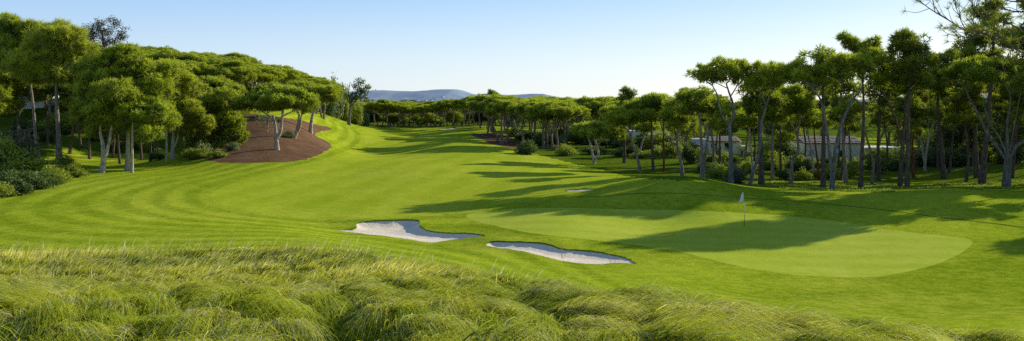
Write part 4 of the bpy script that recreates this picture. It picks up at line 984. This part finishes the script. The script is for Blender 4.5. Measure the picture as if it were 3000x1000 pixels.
# hills
def hills():
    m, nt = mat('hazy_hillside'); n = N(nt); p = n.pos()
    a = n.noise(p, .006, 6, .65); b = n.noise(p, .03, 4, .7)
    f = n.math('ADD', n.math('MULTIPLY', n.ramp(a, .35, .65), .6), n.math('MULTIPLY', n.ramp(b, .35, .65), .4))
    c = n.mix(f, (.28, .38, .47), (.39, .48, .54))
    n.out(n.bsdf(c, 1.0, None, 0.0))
    def ridge(name, prof, Y0, Y1, seed, lab):
        prof = np.array(prof, float); xs = np.arange(prof[0, 0], prof[-1, 0] + 1, 6); py = np.interp(xs, prof[:, 0], prof[:, 1])
        rows = 30; V = []
        for j in range(rows):
            t = j / (rows - 1); Y = Y0 + (Y1 - Y0) * min(t / .8, 1.25)
            s = math.sin(min(t / .8, 1) * math.pi / 2) ** .8 if t <= .8 else 1 - (t - .8) * 2.5
            zt = CZ - (py - HY) / F * Y1
            x = (xs - CX) / F * Y1
            nz = (fbm(x / 260 + seed, np.full(len(x), Y / 260), 4) - .5) * 20 * math.sin(min(t / .8, 1) * math.pi) + (fbm(x / 60 + seed, np.full(len(x), Y / 60.), 2) - .5) * 6
            V.append(np.stack([x, np.full(len(x), Y), -30 + (zt + 30) * s + nz], 1))
        w = len(xs); V = np.vstack(V); i = np.arange(rows - 1)[:, None] * w + np.arange(w - 1)[None]
        q = np.stack([i, i + 1, i + w + 1, i + w], -1).reshape(-1, 4)
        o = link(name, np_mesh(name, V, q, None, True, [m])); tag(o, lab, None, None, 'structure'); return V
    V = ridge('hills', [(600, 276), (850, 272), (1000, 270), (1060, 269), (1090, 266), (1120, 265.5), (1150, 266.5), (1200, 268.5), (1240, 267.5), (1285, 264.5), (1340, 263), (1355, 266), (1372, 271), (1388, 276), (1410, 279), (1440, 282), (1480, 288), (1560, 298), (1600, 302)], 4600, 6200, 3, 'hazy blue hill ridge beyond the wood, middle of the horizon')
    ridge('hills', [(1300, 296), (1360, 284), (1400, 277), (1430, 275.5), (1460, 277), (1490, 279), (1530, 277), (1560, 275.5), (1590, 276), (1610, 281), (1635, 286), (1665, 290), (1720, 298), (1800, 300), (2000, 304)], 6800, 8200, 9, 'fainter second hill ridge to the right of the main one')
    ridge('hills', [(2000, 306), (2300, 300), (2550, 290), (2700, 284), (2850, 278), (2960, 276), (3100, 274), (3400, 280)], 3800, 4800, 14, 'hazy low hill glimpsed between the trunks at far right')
    return V
HV = hills()
bm_v = np.array([(-5, -4, 0), (5, -4, 0), (5, 4, 0), (-5, 4, 0), (-5, -4, 5), (5, -4, 5), (5, 4, 5), (-5, 4, 5), (-5, 0, 7.5), (5, 0, 7.5)], float) 
hm = np_mesh('far_house', bm_v, [np.array([(0, 1, 5, 4), (2, 3, 7, 6), (4, 5, 9, 8), (6, 7, 8, 9)]), np.array([(3, 0, 4), (3, 4, 8), (3, 8, 7), (1, 2, 6), (1, 6, 9), (1, 9, 5)])], None, False, [M['white']])
for i in range(26):
    t = random.uniform(0, 1); px = random.choice([random.uniform(1060, 1120), random.uniform(1150, 1280), random.uniform(1280, 1420)]); py = 297 - abs(random.gauss(0, 6)) * (1.8 if i % 5 == 0 else 1)
    cand = np.abs(HV[:, 0] - (px - CX) / F * HV[:, 1]) + np.abs(HV[:, 2] - (CZ - (py - HY) / F * HV[:, 1])) * 3
    q = HV[np.argmin(cand)]
    o = link('far_house', hm, None, (q[0] + random.uniform(-8, 8), q[1], q[2] + 1)); o.rotation_euler = (0, 0, random.uniform(-.5, .5)); s = random.uniform(.9, 1.7); o.scale = (s * 1.4, s, s)
    tag(o, 'tiny white house, a mere speck on the far hazy hillside', 'house', 'white houses on the far hills')

# ------------------------------------------------------------------ houses
def box(x0, y0, z0, x1, y1, z1):
    v = np.array([(x, y, z) for z in (z0, z1) for y in (y0, y1) for x in (x0, x1)], float)
    return v, np.array([(0, 2, 3, 1), (4, 5, 7, 6), (0, 1, 5, 4), (2, 6, 7, 3), (0, 4, 6, 2), (1, 3, 7, 5)])
def boxes(name, bs, m, parent, bevel=.02):
    V, Q, n = [], [], 0
    for b in bs:
        v, q = box(*b); V.append(v); Q.append(q + n); n += 8
    o = link(name, np_mesh(name, np.vstack(V), np.vstack(Q), None, False, [M[m]]), parent)
    if bevel:
        md = o.modifiers.new('edge', 'BEVEL'); md.width = bevel; md.segments = 2; md.limit_method = 'ANGLE'
    return o
def tiled_roof(name, x0, x1, y0, y1, z, rise, parent, shed=False):
    """barrel tiles running down the slope; gable along x"""
    V, Q, n = [], [], 0
    pitch = .30; cols = int((x1 - x0) / pitch); seg = 6
    for side in (0, 1) if not shed else (0,):
        ya, yb = (y0 - .3, (y0 + y1) / 2) if not shed else (y0 - .3, y1)
        if side: ya, yb = y1 + .3, (y0 + y1) / 2
        for c in range(cols):
            cx_ = x0 + (c + .5) * pitch; rows = 5
            for r_ in range(rows):
                t0, t1 = r_ / rows, (r_ + 1.06) / rows; jit = random.uniform(-.012, .012)
                a = np.linspace(0, math.pi, seg)
                for t, rad in ((t0, .15), (min(t1, 1), .12)):
                    V.append(np.stack([cx_ + np.cos(a) * rad, np.full(seg, ya + (yb - ya) * t), z + rise * t + np.sin(a) * rad * .8 + jit + .03 * (r_ % 2)], 1))
                i = np.arange(seg - 1) + n; Q.append(np.stack([i, i + 1, i + seg + 1, i + seg], 1)); n += 2 * seg
        v = np.array([(x0, ya, z - .06), (x1, ya, z - .06), (x1, yb, z + rise - .06), (x0, yb, z + rise - .06)]); V.append(v); Q.append(np.array([[n, n + 1, n + 2, n + 3]])); n += 4
    return link(name, np_mesh(name, np.vstack(V), np.vstack(Q), None, False, [M['tile']]), parent)
def window(x, z, w, h, y, parent, shutters=False):
    f = boxes('window', [(x - w / 2, y - .05, z, x - w / 2 + .07, y, z + h), (x + w / 2 - .07, y - .05, z, x + w / 2, y, z + h), (x - w / 2 + .07, y - .05, z, x + w / 2 - .07, y, z + .07), (x - w / 2 + .07, y - .05, z + h - .07, x + w / 2 - .07, y, z + h), (x - .025, y - .045, z + .07, x + .025, y - .01, z + h - .07)], 'shutter', parent, 0)
    boxes('pane', [(x - w / 2 + .07, y - .02, z + .07, x + w / 2 - .07, y - .004, z + h - .07)], 'glass', f, 0)
    boxes('sill', [(x - w / 2 - .1, y - .14, z - .08, x + w / 2 + .1, y - .002, z)], 'stone', f, .01)
def base_of(px0, px1, Y): 
    x0, x1 = (px0 - CX) / F * Y, (px1 - CX) / F * Y; return x0, x1
# big house
Y = 136; x0, x1 = base_of(2358, 2528, Y); xe = base_of(0, 2640, Y)[1]
zb = CZ - (478 - HY) / F * Y; zt = CZ - (422 - HY) / F * Y; zt2 = CZ - (436 - HY) / F * Y
t = thing('house', (x0, Y, zb), 'big low cream house with a tiled roof and flat extension behind the tall trunks', 'house')
L = x1 - x0; Hh = zt - zb; E2 = xe - x0
boxes('wall', [(0, 0, -1, L, 7, Hh), (L + .003, .6, -1, E2, 6, zt2 - zb)], 'plaster', t, .03)
tiled_roof('roof', -.25, L + .25, 0, 7, Hh + .08, 1.0, t)
boxes('parapet', [(L + .01, .5, zt2 - zb + .002, E2 + .08, 6.1, zt2 - zb + .18)], 'white', t, .02)
boxes('terrace', [(-4.2, -1.2, -1, -.01, 3, .35)], 'stone', t); 
for wx, ww, wz, wh in ((1.1, .6, 1.4, .8),): window(wx, wz, ww, wh, -.002 if wx < L else .598, t)
d = boxes('door', [(5.4, -.06, 0, 6.7, -.003, 2.1)], 'shutter', t, .01); boxes('handle', [(6.5, -.1, 1.0, 6.55, -.062, 1.15)], 'metal', d, 0)
# white house with rounded tower
Y = 140; x0, x1 = base_of(2062, 2172, Y); zb = CZ - (450 - HY) / F * Y; zt = CZ - (416 - HY) / F * Y
t = thing('house', (x0, Y, zb), 'white house with a round tower room and low tiled roof', 'house')
L = x1 - x0; Hh = zt - zb
boxes('wall', [(.8, 0, -1, L, 6, Hh), (L + .01, -.5, -1, L + 1.1, 1.5, Hh - .7)], 'plaster', t, .03)
tiled_roof('roof', .9, L + .1, 0, 6, Hh + .06, .7, t)
w = Wood(); w.tube([(-.4, 1.2, -1), (-.4, 1.2, 1), (-.4, 1.2, Hh + .35)], 1.45, 1.45, 24, 2)
a = np.arange(24) / 24 * 2 * math.pi; tw = w.mesh('tower', M['white']); link('tower', tw, t)
cap = np.stack([-.4 + np.cos(a) * 1.55, 1.2 + np.sin(a) * 1.55, np.full(24, Hh + .36)], 1); cap2 = cap + np.array([0, 0, .12])
i = np.arange(24); link('tower_cap', np_mesh('tower_cap', np.vstack([cap, cap2]), [np.stack([i, (i + 1) % 24, (i + 1) % 24 + 24, i + 24], 1), (i + 24)[None], i[::-1][None]], None, False, [M['white']]), t)
for k in range(3): boxes('window', [(1.25 + k * .3, -.03, Hh - 1.1, 1.43 + k * .3, -.003, Hh - .3)], 'glass', t, 0)
window(4.0, .8, .9, 1.0, -.002, t)
boxes('terrace', [(-3.2, -2, -1, .75, -.6, .25)], 'stone', t)
# cream house further left
Y = 148; x0, x1 = base_of(1848, 1965, Y); zb = CZ - (418 - HY) / F * Y
t = thing('house', (x0, Y, zb), 'cream house with stepped walls seen under the crown of the leaning pine', 'house'); L = x1 - x0
boxes('wall', [(0, 0, -1, L * .45, 5, 1.9), (L * .45 + .003, .5, -1, L, 6, 1.2)], 'plaster', t, .03); tiled_roof('roof', L * .45 + .1, L + .2, .5, 6, 1.26, .6, t)
boxes('parapet', [(-.05, -.05, 1.903, L * .45 + .05, 5.05, 2.1)], 'white', t)
window(L * .2, .4, .9, 1.0, -.002, t); window(L * .75, .2, .9, .8, .498, t)
# villa behind the left pines
Y = 152; x0, x1 = base_of(55, 130, Y); zb = CZ - (292 - HY) / F * Y
t = thing('house', (x0, Y, zb), 'white villa showing in a gap between the left-hand pines', 'house'); L = x1 - x0
boxes('wall', [(0, 0, -4, L, 5, 4.2)], 'white', t, .03); boxes('parapet', [(-.1, -.1, 4.203, L + .1, 5.1, 4.5)], 'white', t)
window(1.2, .8, 1.2, 1.9, -.002, t); window(3.3, .8, .9, 1.9, -.002, t)
b = boxes('balcony', [(-.2, -1.4, -.2, L * .8, -.01, 0)], 'stone', t); boxes('railing', [(-.2 + k * .22, -1.36, .002, -.16 + k * .22, -1.32, .9) for k in range(17)] + [(-.2, -1.38, .903, L * .8, -1.3, .96)], 'metal', b, 0)
# small utility hut and low walls
Y = 122; x0, x1 = base_of(2880, 3060, Y); zb = gz((x0 + x1) / 2, Y); zt = CZ - (477 - HY) / F * Y
t = boxes('garden_wall', [(x0, Y, zb - 1.2, x1, Y + .25, zt - .1), (x0 - .04, Y - .04, zt - .098, x1 + .04, Y + .29, zt)], 'stone', None); tag(t, 'long low pale wall edging the shaded lawn at far right', 'wall')
Y = 124; x0, x1 = base_of(2555, 2660, Y); zb = gz((x0 + x1) / 2, Y); zt = CZ - (487 - HY) / F * Y
t = boxes('garden_wall', [(x0, Y, zb - 1.2, x1, Y + .25, zt - .1), (x0 - .04, Y - .04, zt - .098, x1 + .04, Y + .29, zt)], 'stone', None); tag(t, 'low pale wall at the foot of the lamp post', 'wall')
Y = 126; x0, x1 = base_of(2345, 2378, Y); zb = gz((x0 + x1) / 2, Y); zt = CZ - (463 - HY) / F * Y
t = boxes('garden_wall', [(x0, Y, zb - 1.2, x1, Y + .35, zt - .1), (x0 - .04, Y - .04, zt - .098, x1 + .04, Y + .39, zt)], 'stone', None); tag(t, 'short stub of cream wall under the little lantern left of the big house', 'wall')
def lantern(px, Y, pytop, zfoot, lab, post=True):
    x = (px - CX) / F * Y; ztop = CZ - (pytop - HY) / F * Y; H = ztop - zfoot
    t = thing('street_lamp', (x, Y, zfoot), lab, 'lamp post')
    w = Wood(); w.tube([(0, 0, -.1), (0, 0, .25), (0, 0, .3)], .12, .1, 10, 2); w.tube([(0, 0, .2), (0, 0, H * .5), (0, 0, H - .62)], .055, .045, 10, 3)
    link('post', w.mesh('post', M['metal']), t)
    a = np.arange(6) / 6 * 2 * math.pi; ring = lambda r, z: np.stack([np.cos(a) * r, np.sin(a) * r, np.full(6, z)], 1); i = np.arange(6); j = (i + 1) % 6
    link('lantern', np_mesh('lantern', np.vstack([ring(.13, H - .6), ring(.22, H - .2)]), [np.stack([i, j, j + 6, i + 6], 1), i[::-1][None]], None, False, [M['lampg']]), t)
    link('cap', np_mesh('cap', np.vstack([ring(.26, H - .2), ring(.2, H - .12), ring(.05, H), ring(.0, H + .08)]), [np.stack([i + k * 6, j + k * 6, j + k * 6 + 6, i + k * 6 + 6], 1) for k in range(3)] + [i[::-1][None]], None, False, [M['metal']]), t)
lantern(2622, 121, 408, CZ - (492 - HY) / F * 121, 'black lamp post with a white lantern right of the big house')
lantern(2358, 126.2, 448, zt, 'small lantern on the stub of wall left of the big house')
# tree plate
Y = 77.6; x = (2452 - CX) / F * Y; z = CZ - (443 - HY) / F * Y
t = boxes('tree_plate', [(x - .14, Y - .08, z - .17, x + .14, Y - .06, z + .17)], 'plate', None, .005); tag(t, 'small blue plate fixed to the right arm of the V-shaped pine', 'sign')
# palms
def palm(seed, trunk_h, fr, leaf):
    rng = np.random.default_rng(seed); root = thing('palm_tree', (0, 0, 0), 'x', 'palm')
    w = Wood(); w.tube([(0, 0, -.3), (.05, 0, trunk_h * .5), (0, 0, trunk_h)], .26, .2, 9, 4, .2); link('trunk', w.mesh('trunk', M['bark']), root)
    V, Q, S_, n = [], [], [], 0
    for k in range(26):
        a = rng.uniform(0, 6.28); el = rng.uniform(-.3, 1.3); Lf = fr * rng.uniform(.8, 1.1); d = np.array([math.cos(a), math.sin(a)])
        for s in np.linspace(.12, 1, 16):
            hx = Lf * s * math.cos(el) * (1 - .1 * s); z = trunk_h + Lf * s * math.sin(el) - .55 * Lf * s * s
            c = np.array([d[0] * hx, d[1] * hx, z]); sd = np.array([-d[1], d[0], 0])
            for sg in (-1, 1):
                tip = c + sd * sg * .42 * (1.1 - s * .7) * fr / 2 + np.array([d[0], d[1], -.25]) * .25
                o2 = np.array([d[0], d[1], 0]) * .07
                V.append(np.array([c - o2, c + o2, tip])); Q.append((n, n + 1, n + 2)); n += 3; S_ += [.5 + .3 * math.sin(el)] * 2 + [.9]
    link('fronds', np_mesh('fronds', np.vstack(V), np.array(Q), {'shade': np.array(S_)}, False, [M[leaf]]), root); return root
pa = palm(400, 1.0, 2.6, 'leaf'); pb = palm(401, 3.2, 2.4, 'leaf_pale')
first = {0: pa, 1: pb}
for i, (k, px, Y, s, lab) in enumerate([(0, 2555, 128, 1.15, 'spiky green palm in front of the house extension'), (0, 2105, 132, .95, 'short palm left of the S-forked trunk by the white house'), (0, 2175, 134, .95, 'short palm at the right end of the white house'), (0, 2325, 136, 1.0, 'squat palm left of the big house beside the curved trunk'),
     (0, 2255, 150, .9, 'small palm in the gap right of the thick dark trunk'), (1, 2480, 172, 1.2, 'pale feathery palm above the roof of the big house'), (1, 2530, 176, 1.2, 'pale palm behind the right end of the tiled roof'), (1, 2605, 178, 1.25, 'pale palm with a clear trunk on the distant lawn behind the lamp post'), (1, 2420, 180, 1.1, 'pale palm seen between the arms of the V-shaped pine')]):
    x = (px - CX) / F * Y; z = gz(x, Y)
    if k == 0: z = max(z, CZ - (476 - HY) / F * Y)
    dup(first[k], (x, Y, z), i * 1.3, (s, s, s), lab)
for r in (pa, pb): hide_src(r)

# ------------------------------------------------------------------ flagstick
fx, fy = hit(2181, 662); fz = float((ground_z([fx], [fy]) + terrain_extra(np.array([fx]), np.array([fy])))[0])
t = thing('flagstick', (fx, fy, fz), 'white flag hanging limp on a thin stick in the putting green', 'golf flag')
w = Wood(); w.tube([(0, 0, .72), (-.03, 0, 1.4), (-.07, 0, 2.12)], .017, .014, 8, 4); link('pole', w.mesh('pole', M['flagw']), t)
w = Wood(); w.tube([(0, 0, -.1), (0, 0, .4), (0, 0, .72)], .013, .015, 8, 3); link('lower_pole', w.mesh('lower_pole', M['metal']), t)
cl = np.linspace(0, 1, 9); rw = np.linspace(0, 1, 13); V = []
for r_ in rw:
    for c in cl:
        wd = .30 * (.22 + .78 * min(r_ * 1.1, 1)) 
        V.append((-.07 - c * wd * (1 - .1 * math.sin(r_ * 3)) + .0, .03 * math.sin(c * 7 + r_ * 2.5), 2.10 - r_ * .50 - c * .20 * r_ + c * .02))
i = np.arange(12)[:, None] * 9 + np.arange(8)[None]; q = np.stack([i, i + 1, i + 10, i + 9], -1).reshape(-1, 4)
link('flag', np_mesh('flag', np.array(V), q, None, True, [M['flagw']]), t)
a = np.arange(20) / 20 * 6.2832; i = np.arange(20)
o = link('hole_cup', np_mesh('hole_cup', np.vstack([np.stack([np.cos(a) * .11, np.sin(a) * .11, np.full(20, .012)], 1), np.stack([np.cos(a) * .09, np.sin(a) * .09, np.full(20, .014)], 1)]), np.stack([i, (i + 1) % 20, (i + 1) % 20 + 20, i + 20], 1), None, False, [M['metal']]), t)

# dry weeds by the second bunker
def weed(px, py, h, lab):
    x, y = hit(px, py); t = thing('dry_weed', (x, y, gz(x, y)), lab, 'weed'); w = Wood(); rng = np.random.default_rng(int(px))
    for k in range(7):
        e = np.array([rng.normal() * .3, rng.normal() * .2, h * rng.uniform(.6, 1)]); w.tube([(0, 0, -.4), e * .5 + rng.normal(size=3) * .03, e], .006, .003, 4, 3)
    link('stems', w.mesh('stems', M['bark_pale']), t)
weed(1648, 752, .55, 'dry twiggy weed standing in the second bunker, left one'); weed(1790, 768, .55, 'dry twiggy weed at the right end of the second bunker')

# dead branch by the left thicket
t = thing('dead_branch', (*hit(190, 482), 0), 'bare grey dead branch sticking up out of the left thicket', 'branch'); t.location.z = gz(t.location.x, t.location.y)
w = Wood(); w.tube([(0, 0, -.1), (.1, 0, .8), (.45, 0, 1.7), (.5, 0, 2.3)], .07, .02, 6, 4); w.tube([(.2, 0, 1.1), (-.2, 0, 1.6), (-.3, 0, 2.0)], .04, .015, 5, 3); w.tube([(.4, 0, 1.6), (.9, 0, 2.0)], .03, .012, 5, 3); link('wood', w.mesh('wood', M['bark_pale']), t)

# ------------------------------------------------------------------ overhanging pine, top right
def overhang():
    rng = np.random.default_rng(77); Y = 27.0
    tx, ty = 27.0, 30.0; zb = gz(tx, ty)
    t = thing('overhanging_pine', (tx, ty, zb), 'near pine reaching bare needle-tipped branches into the top right corner', 'pine tree'); o = np.array([tx, ty, zb])
    w = Wood(); w.tube([(0, 0, -.3), (.1, 0, 4), (-.1, 0, 9), (.1, 0, 14)], .3, .18, 10, 4, .3)
    link('trunk', w.mesh('trunk', M['bark']), t)
    w = Wood(); C, A = [], []
    def q(px, py, dy=0): return P(px, py, Y + dy) - o
    mains = [([(3300, 60), (3150, 100), (3000, 120), (2900, 100), (2830, 90), (2780, 60), (2730, 30), (2700, 8)], 8, 2.2), ([(3300, 230), (3150, 200), (3020, 165), (2930, 120), (2860, 92)], 7, 2.5), ([(3300, 0), (3120, 20), (2990, 35), (2930, 20), (2880, -15)], 8, 2.5),
             ([(3300, 190), (3120, 150), (3000, 95), (2940, 60), (2890, 55), (2850, 20)], 6, 2), ([(3000, 125), (2960, 150), (2950, 170)], 3, 1.2), ([(3300, -40), (3100, -20), (2980, 5), (2920, -10)], 7, 3),
             ([(2905, 100), (2870, 105), (2840, 112), (2805, 105)], 3, 1.2), ([(2830, 90), (2815, 60), (2800, 20), (2790, -5)], 3, 1.3), ([(2860, 95), (2850, 60), (2862, 20)], 2.5, 1.2)]
    for pts, r0, r1 in mains:
        dy = rng.uniform(-1, 1); pp = [q(a, b, dy) for a, b in pts]
        if pts[0][0] == 3300: pp = [np.array([0, 0, CZ - zb + (HY - pts[0][1]) / F * Y - .6])] + pp
        c = w.tube(pp, r0 * Y / F / 2, r1 * Y / F / 2, 7, 5)
        m = len(c)
        for k in range(int(m * .35), m, 2):
            for _ in range(2):
                dirn = unit(c[min(k + 1, m - 1)] - c[max(k - 1, 0)] + rng.normal(size=3) * .6 * np.linalg.norm(c[min(k + 1, m - 1)] - c[max(k - 1, 0)])); ln = rng.uniform(.25, .8)
                e = c[k] + dirn * ln + np.array([0, 0, .1]); tw = w.tube([c[k], (c[k] + e) / 2 + rng.normal(size=3) * .05, e], .012, .006, 5, 3)
                C.append(e); A.append(dirn)
        C.append(c[-1]); A.append(unit(c[-1] - c[-2]))
    link('branches', w.mesh('branches', M['bark_dark']), t)
    C = np.array(C); A = np.array(A); s = rng.uniform(.3, .8, len(C))
    v, sh = tufts(C, A, .24, .011, 26, s, rng, .7)
    link('needles', np_mesh('needles', v, np.arange(len(v)).reshape(-1, 3), {'shade': sh}, False, [M['pine_dark']]), t)
overhang()
for i, (px, Y, H, lab) in enumerate([(3100, 74, 16.5, 'tall pine just outside the right edge whose shadow lies across the green'), (3062, 79, 20, 'towering pine outside the right edge, tallest of those throwing shade on the green'), (3075, 69, 11, 'low pine outside the right edge, nearest the bank of the green'), (3235, 73, 11.5, 'low pine outside the right edge, second from the bank'), (3540, 66, 13, 'pine well outside the right edge')]):
    put(TP[i % 3], px, Y, H, lab, None, 14, 1.05 if H > 12 else .8)
for r in UM + TP + RT + sh_leaf + sh_dark + sh_pale + [sh_grey]: hide_src(r)

# ------------------------------------------------------------------ light, sky, camera
SUN_AZ = math.atan2(.79, .61); SUN_EL = math.radians(19.2)
w = bpy.data.worlds.new('World'); scene.world = w; w.use_nodes = True; nt = w.node_tree; nt.nodes.clear()
sky = nt.nodes.new('ShaderNodeTexSky'); sky.sky_type = 'NISHITA'; sky.sun_disc = False; sky.sun_elevation = SUN_EL; sky.sun_rotation = SUN_AZ
sky.air_density = 1.0; sky.dust_density = .6; sky.ozone_density = 1.6; sky.altitude = 50
n = N(nt)
dirv = n('ShaderNodeTexCoord').outputs['Generated']; sp = n('ShaderNodeSeparateXYZ', i_0=dirv)
cr = n('ShaderNodeValToRGB', i_0=sp.outputs[2]); el = cr.color_ramp.elements
el[0].position = 0.0; el[0].color = (.80, .89, .96, 1); el[1].position = 1.0; el[1].color = (.07, .12, .28, 1)
for p_, c_ in ((.05, (.66, .81, .95, 1)), (.13, (.37, .60, .92, 1)), (.22, (.24, .40, .70, 1)), (.42, (.12, .20, .40, 1))):
    e = el.new(p_); e.color = c_
dt = n('ShaderNodeVectorMath', operation='DOT_PRODUCT', i_0=dirv, i_1=(math.sin(SUN_AZ), math.cos(SUN_AZ), 0))
side = n.ramp(dt.outputs['Value'], -.6, 1.0, .72, 1.12)
haze = n.mix(1.0, cr.outputs[0], n('ShaderNodeCombineColor', i_0=n.ramp(dt.outputs['Value'], -.2, .9, .72, 1.10), i_1=n.ramp(dt.outputs['Value'], -.2, .9, .82, 1.05), i_2=n.ramp(dt.outputs['Value'], -.2, .9, .95, 1.0)).outputs[0], 'MULTIPLY')
bg = nt.nodes.new('ShaderNodeBackground'); bg.inputs[1].default_value = .035; nt.links.new(sky.outputs[0], bg.inputs[0])
bg2 = nt.nodes.new('ShaderNodeBackground'); bg2.inputs[1].default_value = .86; nt.links.new(haze, bg2.inputs[0])
add = nt.nodes.new('ShaderNodeAddShader'); nt.links.new(bg.outputs[0], add.inputs[0]); nt.links.new(bg2.outputs[0], add.inputs[1])
out = nt.nodes.new('ShaderNodeOutputWorld'); nt.links.new(add.outputs[0], out.inputs[0])
sl = bpy.data.lights.new('sun', 'SUN'); sl.energy = 5.0; sl.angle = math.radians(.5); sl.color = (1.0, .93, .80)
so = bpy.data.objects.new('sun', sl); COL.objects.link(so)
sd = Vector((math.sin(SUN_AZ) * math.cos(SUN_EL), math.cos(SUN_AZ) * math.cos(SUN_EL), math.sin(SUN_EL)))
so.rotation_euler = sd.to_track_quat('Z', 'Y').to_euler(); so.location = (60, 40, 60)
cam = bpy.data.cameras.new('camera'); co = bpy.data.objects.new('camera', cam); COL.objects.link(co)
co.location = (0, 0, CZ); co.rotation_euler = (math.pi / 2, 0, 0)
cam.sensor_width = 36; cam.lens = 36 * F / 3000; cam.shift_y = -200 / 3000; cam.clip_start = .1; cam.clip_end = 20000
scene.camera = co
scene.view_settings.view_transform = 'Standard'; scene.view_settings.look = 'None'; scene.view_settings.exposure = 0; scene.view_settings.gamma = 1
scene.cycles.use_denoising = False
scene.cycles.max_bounces = 6; scene.cycles.diffuse_bounces = 3; scene.cycles.transmission_bounces = 3; scene.cycles.glossy_bounces = 2; scene.cycles.transparent_max_bounces = 4
